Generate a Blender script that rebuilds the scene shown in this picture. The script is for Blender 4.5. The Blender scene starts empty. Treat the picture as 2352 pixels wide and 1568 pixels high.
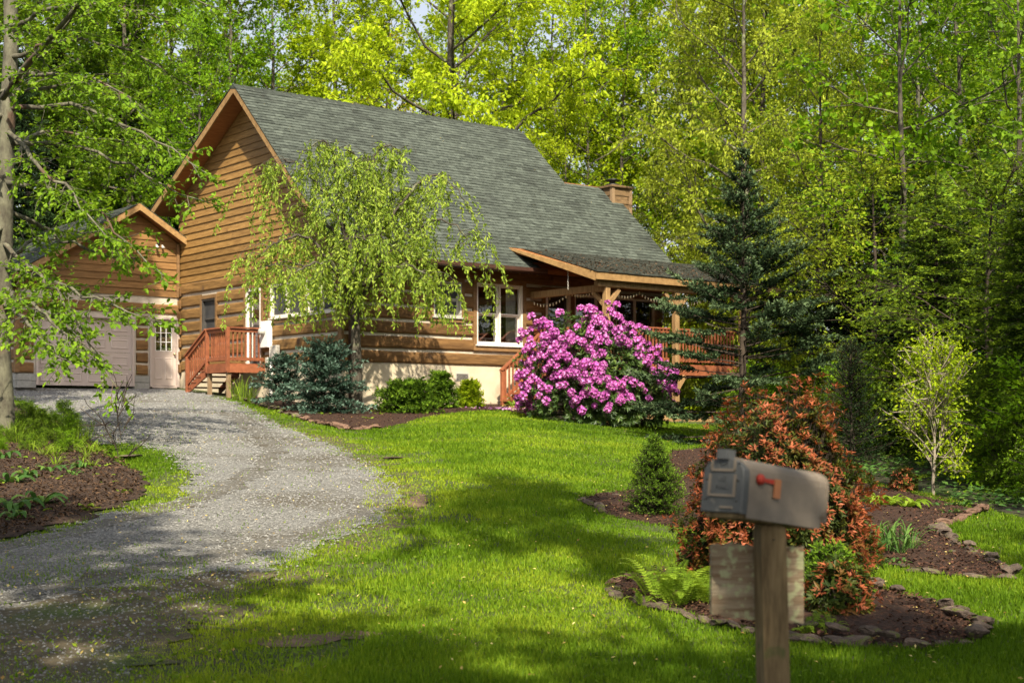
import bpy, math, random
import numpy as np
from mathutils import Vector, Matrix
from mathutils.geometry import delaunay_2d_cdt
from math import sin, cos, pi, radians, sqrt, atan2, degrees

S = bpy.context.scene
COL = S.collection

# ------------------------------------------------------------------ camera
EYE = 1.5                      # eye height above the ground by the road
FOC, CX, HY = 3267.0, 1176.0, 965.0   # photo scaled to 2352 px wide: focal length, centre column, horizon row
cam_d = bpy.data.cameras.new('camera'); cam = bpy.data.objects.new('camera', cam_d); COL.objects.link(cam)
cam.location = (0, 0, EYE); cam.rotation_euler = (radians(90), 0, 0)
cam_d.sensor_width = 36; cam_d.lens = 50.0
cam_d.shift_y = (HY - 784) / 2352
cam_d.clip_start = 0.1; cam_d.clip_end = 2000
cam_d.dof.use_dof = True; cam_d.dof.focus_distance = 17; cam_d.dof.aperture_fstop = 3.6
S.camera = cam

# ------------------------------------------------------------------ sky and sun
SUN_EL = radians(46); SUN_TO = Vector((0.10, -0.995, 0)).normalized()   # horizontal direction towards the sun
w = bpy.data.worlds.new('World'); S.world = w; w.use_nodes = True
nt = w.node_tree; nt.nodes.clear()
sky = nt.nodes.new('ShaderNodeTexSky'); sky.sky_type = 'NISHITA'; sky.sun_disc = False
sky.sun_elevation = SUN_EL; sky.sun_rotation = atan2(SUN_TO.x, SUN_TO.y)
sky.air_density = 1.0; sky.dust_density = 3.5; sky.ozone_density = 1.0
bg = nt.nodes.new('ShaderNodeBackground'); bg.inputs['Strength'].default_value = 0.105
wo = nt.nodes.new('ShaderNodeOutputWorld')
hz = nt.nodes.new('ShaderNodeHueSaturation'); hz.inputs['Saturation'].default_value = 0.45; hz.inputs['Value'].default_value = 1.1   # thin high haze
nt.links.new(sky.outputs[0], hz.inputs['Color']); nt.links.new(hz.outputs[0], bg.inputs[0]); nt.links.new(bg.outputs[0], wo.inputs[0])
sd = bpy.data.lights.new('sun', 'SUN'); sd.energy = 5.0; sd.angle = radians(0.53); sd.color = (1.0, 0.90, 0.70)
so = bpy.data.objects.new('sun', sd); COL.objects.link(so)
sv = Vector((SUN_TO.x * cos(SUN_EL), SUN_TO.y * cos(SUN_EL), sin(SUN_EL)))
so.rotation_euler = sv.to_track_quat('Z', 'Y').to_euler(); so.location = sv * 60
S.view_settings.view_transform = 'Standard'; S.view_settings.look = 'None'
S.view_settings.exposure = 0.95; S.view_settings.gamma = 1.0; S.view_settings.use_curve_mapping = False
S.render.engine = 'CYCLES'
S.cycles.use_denoising = True
S.cycles.max_bounces = 6; S.cycles.diffuse_bounces = 3; S.cycles.glossy_bounces = 3
S.cycles.transmission_bounces = 4; S.cycles.transparent_max_bounces = 8
S.cycles.sample_clamp_indirect = 6

# ------------------------------------------------------------------ helpers: names, tags, meshes
def tag(o, label=None, cat=None, group=None, kind=None):
    if label: o['label'] = label
    if cat: o['category'] = cat
    if group: o['group'] = group
    if kind: o['kind'] = kind
    return o

def empty(name, loc=(0, 0, 0), rz=0.0):
    o = bpy.data.objects.new(name, None); o.empty_display_size = 0.2
    COL.objects.link(o); o.location = loc; o.rotation_euler = (0, 0, rz); return o

def link(name, me, parent=None, loc=None, rz=None, sc=None):
    o = bpy.data.objects.new(name, me); COL.objects.link(o)
    if parent: o.parent = parent
    if loc is not None: o.location = loc
    if rz is not None: o.rotation_euler = (0, 0, rz)
    if sc is not None: o.scale = (sc, sc, sc) if not hasattr(sc, '__len__') else sc
    return o

def npmesh(name, V, F, mat=None, tint=None, smooth=False):
    """V (n,3); F (m,k) array of equal-sized faces, or a list of such arrays"""
    Fs = F if isinstance(F, list) else [F]
    Fs = [np.asarray(f, dtype=np.int32) for f in Fs if len(f)]
    me = bpy.data.meshes.new(name)
    V = np.asarray(V, dtype=np.float32)
    me.vertices.add(len(V)); me.vertices.foreach_set('co', V.ravel())
    loops = np.concatenate([f.ravel() for f in Fs]); cnt = np.concatenate([np.full(len(f), f.shape[1]) for f in Fs])
    st = np.concatenate([[0], np.cumsum(cnt)[:-1]]).astype(np.int32)
    me.loops.add(len(loops)); me.loops.foreach_set('vertex_index', loops)
    me.polygons.add(len(cnt)); me.polygons.foreach_set('loop_start', st)
    try: me.polygons.foreach_set('loop_total', cnt.astype(np.int32))
    except Exception: pass
    me.polygons.foreach_set('use_smooth', np.full(len(cnt), smooth))
    if tint is not None:
        a = me.attributes.new('tint', 'FLOAT', 'FACE'); a.data.foreach_set('value', np.asarray(tint, dtype=np.float32))
    me.update(calc_edges=True)
    if mat: me.materials.append(mat)
    return me

class MB:
    """collects simple solids into one mesh; `f` maps local (a, b, c) to the coordinates wanted"""
    def __init__(s, f=None): s.v = []; s.q = []; s.f = f or (lambda a, b, c: (a, b, c))
    def add(s, pts, faces):
        n = len(s.v); s.v += [s.f(*p) for p in pts]; s.q += [tuple(n + i for i in q) for q in faces]; return s
    def hexa(s, p):   # 4 bottom + 4 top
        return s.add(p, [(3, 2, 1, 0), (4, 5, 6, 7), (0, 1, 5, 4), (1, 2, 6, 5), (2, 3, 7, 6), (3, 0, 4, 7)])
    def box(s, a0, a1, b0, b1, c0, c1):
        return s.hexa([(a0, b0, c0), (a1, b0, c0), (a1, b1, c0), (a0, b1, c0), (a0, b0, c1), (a1, b0, c1), (a1, b1, c1), (a0, b1, c1)])
    def bbox(s, a0, a1, b0, b1, c0, c1, e=0.006):
        """box with chamfered edges (stack of three rings)"""
        r = lambda z, d: [(a0 + d, b0, z), (a1 - d, b0, z), (a1, b0 + d, z), (a1, b1 - d, z), (a1 - d, b1, z), (a0 + d, b1, z), (a0, b1 - d, z), (a0, b0 + d, z)]
        i = lambda z: [(a0 + e, b0 + e, z), (a1 - e, b0 + e, z), (a1 - e, b0 + e, z), (a1 - e, b1 - e, z), (a1 - e, b1 - e, z), (a0 + e, b1 - e, z), (a0 + e, b1 - e, z), (a0 + e, b0 + e, z)]
        return s.loft([i(c0), r(c0 + e, e), r(c1 - e, e), i(c1)])
    def loft(s, rings, cap=True):
        k = len(rings[0]); pts = [p for r in rings for p in r]; fs = []
        for i in range(len(rings) - 1):
            for j in range(k):
                fs.append((i * k + j, i * k + (j + 1) % k, (i + 1) * k + (j + 1) % k, (i + 1) * k + j))
        if cap: fs.append(tuple(range(k))[::-1]); fs.append(tuple(range((len(rings) - 1) * k, len(rings) * k)))
        return s.add(pts, fs)
    def bar(s, p, q, w, h, up=(0, 0, 1)):
        p, q, up = Vector(p), Vector(q), Vector(up); d = (q - p).normalized(); x = d.cross(up).normalized() * (w / 2); z = x.cross(d).normalized() * (h / 2)
        c = lambda o: [tuple(o - x - z), tuple(o + x - z), tuple(o + x + z), tuple(o - x + z)]
        return s.loft([c(p), c(q)])
    def tube(s, path, rad, k=8, cap=True):
        path = [Vector(p) for p in path]; rings = []
        for i, p in enumerate(path):
            d = (path[min(i + 1, len(path) - 1)] - path[max(i - 1, 0)]).normalized()
            x = d.cross(Vector((0.13, 0.31, 0.94))).normalized(); y = d.cross(x)
            r = rad[i] if hasattr(rad, '__len__') else rad
            rings.append([tuple(p + (x * cos(2 * pi * j / k) + y * sin(2 * pi * j / k)) * r) for j in range(k)])
        return s.loft(rings, cap)
    def lathe(s, prof, k=16, c=(0, 0, 0)):
        return s.loft([[(c[0] + r * cos(2 * pi * j / k), c[1] + r * sin(2 * pi * j / k), c[2] + z) for j in range(k)] for r, z in prof])
    def mesh(s, name, mat=None, smooth=False):
        me = bpy.data.meshes.new(name); me.from_pydata(s.v, [], s.q)
        if smooth: me.polygons.foreach_set('use_smooth', [True] * len(me.polygons))
        if mat: me.materials.append(mat)
        me.update(); return me
    def build(s, name, mat, parent=None, smooth=False, **k):
        return link(name, s.mesh(name, mat, smooth), parent, **k)

# ------------------------------------------------------------------ materials
MAT = {}
def newmat(name):
    m = bpy.data.materials.new(name); m.use_nodes = True; m.node_tree.nodes.clear(); MAT[name] = m
    return m, m.node_tree.nodes, m.node_tree.links

def surf(name, c1, c2, scale=4.0, stretch=(1, 1, 1), rough=0.75, bump=0.2, bscale=None, rnd=0.0, spots=None, tint=None, spec=0.3, detail=6, dist=0.02, metal=0.0, c3=None, soft=0.05):
    """noise-mottled surface; rnd = brightness spread between objects; tint = spread read from the 'tint' attribute; spots = (colour, scale, threshold)"""
    m, N, L = newmat(name)
    out = N.new('ShaderNodeOutputMaterial'); p = N.new('ShaderNodeBsdfPrincipled')
    p.inputs['Roughness'].default_value = rough; p.inputs['Specular IOR Level'].default_value = spec; p.inputs['Metallic'].default_value = metal
    tc = N.new('ShaderNodeTexCoord'); mp = N.new('ShaderNodeMapping'); mp.inputs['Scale'].default_value = stretch
    L.new(tc.outputs['Object'], mp.inputs[0])
    vec = mp.outputs[0]
    oi = N.new('ShaderNodeObjectInfo')
    if rnd:
        ad = N.new('ShaderNodeVectorMath'); ad.operation = 'ADD'; cb = N.new('ShaderNodeCombineXYZ')
        mu = N.new('ShaderNodeMath'); mu.operation = 'MULTIPLY'; mu.inputs[1].default_value = 37.0
        L.new(oi.outputs['Random'], mu.inputs[0])
        for i in range(3): L.new(mu.outputs[0], cb.inputs[i])
        L.new(vec, ad.inputs[0]); L.new(cb.outputs[0], ad.inputs[1]); vec = ad.outputs[0]
    n1 = N.new('ShaderNodeTexNoise'); n1.inputs['Scale'].default_value = scale; n1.inputs['Detail'].default_value = detail; n1.inputs['Roughness'].default_value = 0.65
    L.new(vec, n1.inputs['Vector'])
    rp = N.new('ShaderNodeValToRGB'); e = rp.color_ramp.elements
    e[0].position = 0.32; e[0].color = (*c1, 1); e[1].position = 0.68; e[1].color = (*c2, 1)
    if c3: x = e.new(0.5); x.color = (*c3, 1)
    L.new(n1.outputs['Fac'], rp.inputs[0]); col = rp.outputs[0]
    if spots:
        n3 = N.new('ShaderNodeTexNoise'); n3.inputs['Scale'].default_value = spots[1]; n3.inputs['Detail'].default_value = 8
        L.new(tc.outputs['Object'], n3.inputs['Vector'])
        r3 = N.new('ShaderNodeValToRGB'); r3.color_ramp.elements[0].position = spots[2]; r3.color_ramp.elements[1].position = spots[2] + soft
        L.new(n3.outputs['Fac'], r3.inputs[0])
        mx = N.new('ShaderNodeMix'); mx.data_type = 'RGBA'; mx.inputs['B'].default_value = (*spots[0], 1)
        L.new(r3.outputs[0], mx.inputs['Factor']); L.new(col, mx.inputs['A']); col = mx.outputs['Result']
    for amt, src in ((rnd, oi.outputs['Random']), (tint, None)):
        if not amt: continue
        if src is None:
            at = N.new('ShaderNodeAttribute'); at.attribute_name = 'tint'; src = at.outputs['Fac']
        mr = N.new('ShaderNodeMapRange'); mr.inputs['To Min'].default_value = 1 - amt; mr.inputs['To Max'].default_value = 1 + amt
        L.new(src, mr.inputs['Value'])
        hs = N.new('ShaderNodeHueSaturation'); L.new(mr.outputs[0], hs.inputs['Value']); L.new(col, hs.inputs['Color']); col = hs.outputs[0]
    L.new(col, p.inputs['Base Color'])
    if bump:
        n2 = N.new('ShaderNodeTexNoise'); n2.inputs['Scale'].default_value = bscale or scale * 3; n2.inputs['Detail'].default_value = 5
        L.new(vec, n2.inputs['Vector'])
        b = N.new('ShaderNodeBump'); b.inputs['Strength'].default_value = bump; b.inputs['Distance'].default_value = dist
        L.new(n2.outputs['Fac'], b.inputs['Height']); L.new(b.outputs[0], p.inputs['Normal'])
    L.new(p.outputs[0], out.inputs[0])
    return m

def leafmat(name, stops, trans=0.4, rough=0.55, rnd=0.12, gain=1.35, spec=0.06):
    """stops: colours for tint 0..1"""
    m, N, L = newmat(name)
    out = N.new('ShaderNodeOutputMaterial'); p = N.new('ShaderNodeBsdfPrincipled')
    p.inputs['Roughness'].default_value = rough; p.inputs['Specular IOR Level'].default_value = spec
    at = N.new('ShaderNodeAttribute'); at.attribute_name = 'tint'
    rp = N.new('ShaderNodeValToRGB'); e = rp.color_ramp.elements
    for i, c in enumerate(stops):
        x = e[i] if i < 2 else e.new(1.0)
        x.position = i / (len(stops) - 1)
        x.color = (*c, 1)
    L.new(at.outputs['Fac'], rp.inputs[0])
    oi = N.new('ShaderNodeObjectInfo'); mr = N.new('ShaderNodeMapRange'); mr.inputs['To Min'].default_value = 1 - rnd; mr.inputs['To Max'].default_value = 1 + rnd
    L.new(oi.outputs['Random'], mr.inputs['Value'])
    hs = N.new('ShaderNodeHueSaturation'); L.new(mr.outputs[0], hs.inputs['Value']); L.new(rp.outputs[0], hs.inputs['Color'])
    L.new(hs.outputs[0], p.inputs['Base Color'])
    if trans:
        t = N.new('ShaderNodeBsdfTranslucent'); g = N.new('ShaderNodeMix'); g.data_type = 'RGBA'; g.blend_type = 'MULTIPLY'; g.inputs['Factor'].default_value = 1
        g.inputs['B'].default_value = (gain * 1.1, gain, gain * 0.6, 1); L.new(hs.outputs[0], g.inputs['A']); L.new(g.outputs['Result'], t.inputs['Color'])
        mx = N.new('ShaderNodeMixShader'); mx.inputs[0].default_value = trans
        L.new(p.outputs[0], mx.inputs[1]); L.new(t.outputs[0], mx.inputs[2]); L.new(mx.outputs[0], out.inputs[0])
    else: L.new(p.outputs[0], out.inputs[0])
    return m

def glassmat(name, refl=0.12, tintc=(0.85, 0.9, 0.88)):
    m, N, L = newmat(name)
    out = N.new('ShaderNodeOutputMaterial'); g = N.new('ShaderNodeBsdfGlossy'); g.inputs['Roughness'].default_value = 0.015
    t = N.new('ShaderNodeBsdfTransparent'); t.inputs[0].default_value = (*tintc, 1)
    fr = N.new('ShaderNodeFresnel'); fr.inputs['IOR'].default_value = 1.5
    ad = N.new('ShaderNodeMath'); ad.operation = 'ADD'; ad.inputs[1].default_value = refl; ad.use_clamp = True; L.new(fr.outputs[0], ad.inputs[0])
    nz = N.new('ShaderNodeTexNoise'); nz.inputs['Scale'].default_value = 1.3; b = N.new('ShaderNodeBump'); b.inputs['Strength'].default_value = 0.03
    L.new(nz.outputs['Fac'], b.inputs['Height']); L.new(b.outputs[0], g.inputs['Normal'])
    mx = N.new('ShaderNodeMixShader'); L.new(ad.outputs[0], mx.inputs[0]); L.new(t.outputs[0], mx.inputs[1]); L.new(g.outputs[0], mx.inputs[2]); L.new(mx.outputs[0], out.inputs[0])
    return m

# wood of the house
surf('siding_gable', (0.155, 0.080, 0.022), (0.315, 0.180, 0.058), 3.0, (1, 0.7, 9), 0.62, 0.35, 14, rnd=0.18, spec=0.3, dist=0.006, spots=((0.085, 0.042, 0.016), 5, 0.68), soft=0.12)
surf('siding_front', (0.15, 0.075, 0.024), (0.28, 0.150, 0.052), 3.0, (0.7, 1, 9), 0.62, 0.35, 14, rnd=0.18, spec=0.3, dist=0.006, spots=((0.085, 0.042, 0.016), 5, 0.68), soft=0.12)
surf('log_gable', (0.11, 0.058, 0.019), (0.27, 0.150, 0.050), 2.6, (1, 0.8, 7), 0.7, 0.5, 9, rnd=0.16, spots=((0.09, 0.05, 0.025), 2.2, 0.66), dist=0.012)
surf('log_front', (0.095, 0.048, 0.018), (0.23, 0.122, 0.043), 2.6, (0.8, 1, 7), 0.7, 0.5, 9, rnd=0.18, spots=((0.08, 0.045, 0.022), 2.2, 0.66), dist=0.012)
surf('trim_wood', (0.14, 0.075, 0.032), (0.26, 0.15, 0.065), 5, (1, 1, 2), 0.65, 0.2, rnd=0.12, dist=0.006)
surf('fascia_wood', (0.21, 0.12, 0.047), (0.36, 0.22, 0.09), 4, (2, 2, 2), 0.65, 0.2, rnd=0.1, spots=((0.14, 0.08, 0.04), 3, 0.68), dist=0.006)
surf('soffit_wood', (0.22, 0.085, 0.028), (0.36, 0.15, 0.05), 3, (1, 6, 6), 0.6, 0.1, rnd=0.15)
surf('porch_timber', (0.20, 0.115, 0.05), (0.38, 0.24, 0.11), 4, (5, 5, 0.7), 0.7, 0.25, rnd=0.1, dist=0.006)
surf('red_stain', (0.17, 0.055, 0.025), (0.30, 0.10, 0.045), 7, (1, 1, 1), 0.6, 0.2, rnd=0.16, dist=0.005)
surf('grey_timber', (0.16, 0.10, 0.055), (0.28, 0.19, 0.11), 4, (5, 5, 0.7), 0.8, 0.25, rnd=0.1, dist=0.006)
surf('chinking', (0.42, 0.36, 0.285), (0.58, 0.52, 0.43), 5, rough=0.9, bump=0.3, dist=0.01)
surf('stucco', (0.50, 0.42, 0.30), (0.64, 0.55, 0.41), 1.6, rough=0.92, bump=0.35, bscale=60, dist=0.006, spots=((0.34, 0.25, 0.17), 1.3, 0.56), soft=0.2)
surf('block', (0.24, 0.23, 0.21), (0.36, 0.35, 0.32), 6, rough=0.95, bump=0.4, bscale=60, rnd=0.12, dist=0.006)
surf('shingle', (0.040, 0.048, 0.041), (0.085, 0.098, 0.083), 9, rough=0.92, bump=0.5, bscale=160, tint=0.33, dist=0.004, spec=0.2, spots=((0.030, 0.034, 0.030), 0.8, 0.52), soft=0.25)
surf('porch_shingle', (0.034, 0.038, 0.032), (0.075, 0.080, 0.066), 5, rough=0.92, bump=0.5, bscale=120, tint=0.3, dist=0.004, spots=((0.10, 0.065, 0.035), 5, 0.62))
surf('beige_paint', (0.47, 0.39, 0.345), (0.52, 0.43, 0.385), 2, rough=0.5, bump=0.03, rnd=0.03)
surf('cream_paint', (0.68, 0.62, 0.55), (0.74, 0.68, 0.61), 3, rough=0.45, bump=0.03)
surf('white_paint', (0.74, 0.73, 0.70), (0.80, 0.79, 0.76), 3, rough=0.45, bump=0.03)
surf('dark_sash', (0.05, 0.047, 0.045), (0.075, 0.07, 0.066), 3, rough=0.45, bump=0)
surf('screen', (0.035, 0.035, 0.037), (0.055, 0.055, 0.058), 4, rough=0.6, bump=0)
surf('gutter_brown', (0.055, 0.027, 0.02), (0.085, 0.042, 0.03), 4, rough=0.35, bump=0.03, spec=0.5)
surf('black_metal', (0.012, 0.012, 0.012), (0.03, 0.028, 0.026), 8, rough=0.45, bump=0.05, spec=0.5)
surf('brass', (0.45, 0.36, 0.20), (0.55, 0.45, 0.27), 10, rough=0.3, bump=0, metal=1.0)
surf('grey_plastic', (0.40, 0.38, 0.34), (0.47, 0.45, 0.41), 4, rough=0.5, bump=0.02)
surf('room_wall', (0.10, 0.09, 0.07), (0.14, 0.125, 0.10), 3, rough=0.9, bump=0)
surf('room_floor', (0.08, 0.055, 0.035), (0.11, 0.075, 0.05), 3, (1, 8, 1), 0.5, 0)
surf('curtain', (0.66, 0.64, 0.60), (0.74, 0.72, 0.68), 3, rough=0.9, bump=0)
glassmat('glass', 0.22)
m, N, L = newmat('lamp_glow'); o_ = N.new('ShaderNodeOutputMaterial'); p_ = N.new('ShaderNodeBsdfPrincipled')
p_.inputs['Base Color'].default_value = (0.8, 0.45, 0.12, 1); p_.inputs['Emission Color'].default_value = (1.0, 0.50, 0.10, 1); p_.inputs['Emission Strength'].default_value = 0.9
L.new(p_.outputs[0], o_.inputs[0])
surf('bulb', (0.75, 0.62, 0.38), (0.8, 0.68, 0.45), 20, rough=0.25, bump=0, spec=0.6)
# ground
surf('forest_floor', (0.018, 0.018, 0.009), (0.042, 0.038, 0.018), 1.2, rough=0.95, bump=0.6, bscale=14, dist=0.05, spots=((0.035, 0.06, 0.012), 0.7, 0.56))
surf('lawn_soil', (0.040, 0.060, 0.010), (0.075, 0.10, 0.018), 1.4, rough=0.95, bump=0.5, bscale=30, dist=0.02, c3=(0.050, 0.060, 0.020))
surf('gravel', (0.06, 0.059, 0.057), (0.31, 0.305, 0.292), 34, rough=0.95, bump=0.9, bscale=40, dist=0.03, detail=3, c3=(0.165, 0.162, 0.155), spots=((0.075, 0.062, 0.042), 0.6, 0.50), soft=0.22)
surf('mulch', (0.016, 0.008, 0.005), (0.075, 0.034, 0.020), 26, rough=0.95, bump=1.0, bscale=40, dist=0.03, c3=(0.036, 0.017, 0.010))
surf('leaf_litter', (0.020, 0.012, 0.008), (0.075, 0.045, 0.030), 14, rough=0.95, bump=1.0, bscale=25, dist=0.03, c3=(0.042, 0.025, 0.017))
surf('bare_soil', (0.085, 0.055, 0.038), (0.19, 0.125, 0.085), 6, rough=0.95, bump=0.6, bscale=30, dist=0.02)
surf('pebble', (0.10, 0.098, 0.093), (0.25, 0.245, 0.235), 30, rough=0.9, bump=0.2, tint=0.38)
surf('chip', (0.030, 0.014, 0.008), (0.105, 0.048, 0.028), 20, rough=0.95, bump=0.2, tint=0.45)
surf('stone', (0.050, 0.036, 0.028), (0.15, 0.11, 0.085), 5, rough=0.95, bump=0.8, bscale=18, rnd=0.3, dist=0.02, spots=((0.115, 0.125, 0.035), 3.2, 0.58))
surf('red_stone', (0.085, 0.048, 0.033), (0.21, 0.125, 0.085), 6, rough=0.95, bump=0.8, bscale=18, rnd=0.25, dist=0.02)
surf('pale_rock', (0.24, 0.20, 0.16), (0.50, 0.44, 0.36), 6, rough=0.95, bump=0.8, bscale=16, rnd=0.2, dist=0.02, spots=((0.08, 0.06, 0.05), 6, 0.6))
# bark
surf('bark', (0.036, 0.028, 0.020), (0.115, 0.10, 0.078), 7, (1, 1, 0.35), 0.95, 0.9, 18, rnd=0.25, dist=0.03, spots=((0.17, 0.175, 0.11), 2.2, 0.60))
surf('lichen_bark', (0.050, 0.042, 0.033), (0.17, 0.165, 0.115), 6, (1, 1, 0.5), 0.95, 0.7, 22, dist=0.02, spots=((0.10, 0.065, 0.045), 1.6, 0.58))
surf('dark_bark', (0.022, 0.016, 0.012), (0.06, 0.045, 0.033), 8, (1, 1, 0.35), 0.95, 0.9, 18, rnd=0.2, dist=0.03)
surf('birch_bark', (0.14, 0.11, 0.085), (0.34, 0.29, 0.23), 9, (1, 1, 0.8), 0.9, 0.6, 24, dist=0.015, spots=((0.26, 0.28, 0.14), 4, 0.58))
surf('twig', (0.09, 0.055, 0.032), (0.20, 0.13, 0.08), 12, rough=0.9, bump=0.2)
# leaves
leafmat('leaf_yellow', [(0.21, 0.30, 0.012), (0.36, 0.47, 0.02), (0.50, 0.58, 0.035)], 0.45)
leafmat('leaf_spring', [(0.14, 0.22, 0.008), (0.26, 0.37, 0.012), (0.42, 0.50, 0.02)], 0.45)
leafmat('leaf_fresh', [(0.07, 0.16, 0.008), (0.15, 0.29, 0.012), (0.28, 0.43, 0.02)], 0.42)
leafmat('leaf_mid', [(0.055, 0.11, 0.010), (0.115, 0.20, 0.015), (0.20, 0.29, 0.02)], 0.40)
leafmat('leaf_near', [(0.07, 0.15, 0.012), (0.15, 0.27, 0.018), (0.27, 0.42, 0.03)], 0.40, 0.5)
leafmat('leaf_bronze', [(0.20, 0.21, 0.015), (0.32, 0.30, 0.025), (0.44, 0.37, 0.04)], 0.42)
leafmat('leaf_weeping', [(0.12, 0.20, 0.018), (0.24, 0.35, 0.035), (0.40, 0.50, 0.07)], 0.40, 0.5, spec=0.2)
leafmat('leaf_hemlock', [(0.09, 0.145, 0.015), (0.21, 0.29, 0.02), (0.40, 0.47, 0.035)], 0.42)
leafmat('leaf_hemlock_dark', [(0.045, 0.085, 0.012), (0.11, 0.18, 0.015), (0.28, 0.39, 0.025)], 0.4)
leafmat('leaf_feather', [(0.16, 0.215, 0.022), (0.30, 0.37, 0.035), (0.45, 0.51, 0.06)], 0.42)
leafmat('needle_blue', [(0.010, 0.020, 0.008), (0.034, 0.064, 0.028), (0.15, 0.215, 0.10)], 0.12, 0.5)
leafmat('needle_silver', [(0.020, 0.045, 0.028), (0.065, 0.12, 0.085), (0.19, 0.28, 0.22)], 0.12, 0.5)
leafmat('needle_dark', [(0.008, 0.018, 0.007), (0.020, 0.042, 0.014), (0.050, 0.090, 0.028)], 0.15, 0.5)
leafmat('needle_green', [(0.03, 0.07, 0.008), (0.09, 0.18, 0.014), (0.24, 0.38, 0.03)], 0.25, 0.5)
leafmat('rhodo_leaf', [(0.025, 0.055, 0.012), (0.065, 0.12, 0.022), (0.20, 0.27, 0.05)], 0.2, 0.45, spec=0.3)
leafmat('rhodo_petal', [(0.28, 0.04, 0.25), (0.55, 0.13, 0.49), (0.80, 0.36, 0.75)], 0.35, 0.6, rnd=0.14, gain=1.0)
leafmat('pieris_leaf', [(0.025, 0.05, 0.010), (0.10, 0.115, 0.016), (0.22, 0.060, 0.024), (0.42, 0.125, 0.055)], 0.3, 0.5, spec=0.2)
leafmat('fern_leaf', [(0.10, 0.17, 0.014), (0.17, 0.27, 0.022), (0.27, 0.38, 0.04)], 0.4)
leafmat('lily_leaf', [(0.035, 0.085, 0.022), (0.070, 0.15, 0.035), (0.13, 0.22, 0.045)], 0.3, 0.35)
leafmat('blade', [(0.065, 0.135, 0.007), (0.145, 0.25, 0.014), (0.33, 0.41, 0.03)], 0.42, 0.5, rnd=0)
leafmat('fallen', [(0.30, 0.17, 0.05), (0.52, 0.40, 0.12), (0.60, 0.50, 0.22)], 0.1, 0.7, rnd=0)
leafmat('petal_fallen', [(0.45, 0.16, 0.42), (0.6, 0.3, 0.58), (0.7, 0.45, 0.7)], 0.1, 0.7, rnd=0)
leafmat('litter_leaf', [(0.030, 0.017, 0.010), (0.07, 0.040, 0.024), (0.13, 0.082, 0.05)], 0.05, 0.8, rnd=0)
surf('chimney_wood', (0.085, 0.052, 0.027), (0.20, 0.125, 0.06), 5, (1, 1, 4), 0.8, 0.3, rnd=0.2, dist=0.006)
surf('verge_soil', (0.045, 0.038, 0.022), (0.115, 0.090, 0.055), 9, rough=0.95, bump=0.8, bscale=30, dist=0.02, spots=((0.05, 0.07, 0.016), 1.6, 0.48), soft=0.2)
leafmat('needle_fresh', [(0.04, 0.085, 0.010), (0.10, 0.19, 0.016), (0.24, 0.38, 0.03)], 0.3, 0.55)
surf('packed_gravel', (0.045, 0.041, 0.036), (0.20, 0.187, 0.165), 40, rough=0.95, bump=0.6, bscale=60, dist=0.015, detail=3, c3=(0.10, 0.094, 0.084), spots=((0.065, 0.054, 0.038), 1.4, 0.5), soft=0.2)
SHADE = [(-3.8, -2.5, 'shade', 1.0), (2.0, -1.2, 'shade_high', (.42, .42, 1.0)), (4.6, -6.2, 'shade', .9), (9.0, -2.5, 'shade', .95), (10.4, 8.0, 'shade', 1.0), (13.2, 14.0, 'shade', 1.0), (-9.5, 5.5, 'shade', .95), (-13.5, 11, 'shade', 1.0), (.0, -6.6, 'shade', .86), (-10.6, 25.5, 'shade_high', .95), (-13.0, 22.5, 'shade_high', 1.0), (-13.5, 28, 'shade_high', .9)]

# ------------------------------------------------------------------ terrain
_kx = np.linspace(-0.6, 0.6, 241)
_kk = np.interp(_kx, [-.45, -.2335, -.17, -.119, 0, .06, .113, .25, .5], [.075, .0742, .070, .0658, .0656, .0575, .048, .045, .044])
_kk = np.convolve(np.pad(_kk, 8, mode='edge'), np.ones(17) / 17, mode='valid')
def tz(x, y):
    x = np.asarray(x, float); y = np.asarray(y, float)
    k = np.interp(x / np.maximum(y, 8), _kx, _kk)
    d = y - 8; t = 0.5 * (d + np.sqrt(d * d + 2)); e = y - 44; t = t - 0.45 * (e + np.sqrt(e * e + 9)) * 0.9
    und = 0.02 * np.sin(x * 0.9 + 1.3) * np.sin(y * 0.45) * np.clip((32 - y) / 8, 0, 1)
    return k * np.maximum(t, -0.05) + und
def gz(x, y): return float(tz(x, y))

def G(xd, yd):
    """photo pixel -> point where its ray meets the terrain"""
    lo, hi = 3.0, 60.0
    f = lambda y: EYE + (HY - yd) / FOC * y - gz((xd - CX) / FOC * y, y)
    y = lo; step = 0.25
    while y < hi and f(y) > 0: y += step
    a, b = y - step, y
    for _ in range(24):
        m_ = (a + b) / 2
        if f(m_) > 0: a = m_
        else: b = m_
    return ((xd - CX) / FOC * a, a)

HX, HYY, HR = -4.1685, 35.0, math.radians(38.4)      # house: near corner of the walls and turn
def HL(X, Y): return (HX + X * cos(HR) - Y * sin(HR), HYY + X * sin(HR) + Y * cos(HR))
def PX(xd, depth): return (xd - CX) / FOC * depth
def P3(xd, yd, depth): return (PX(xd, depth), depth, EYE + (HY - yd) / FOC * depth)

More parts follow.
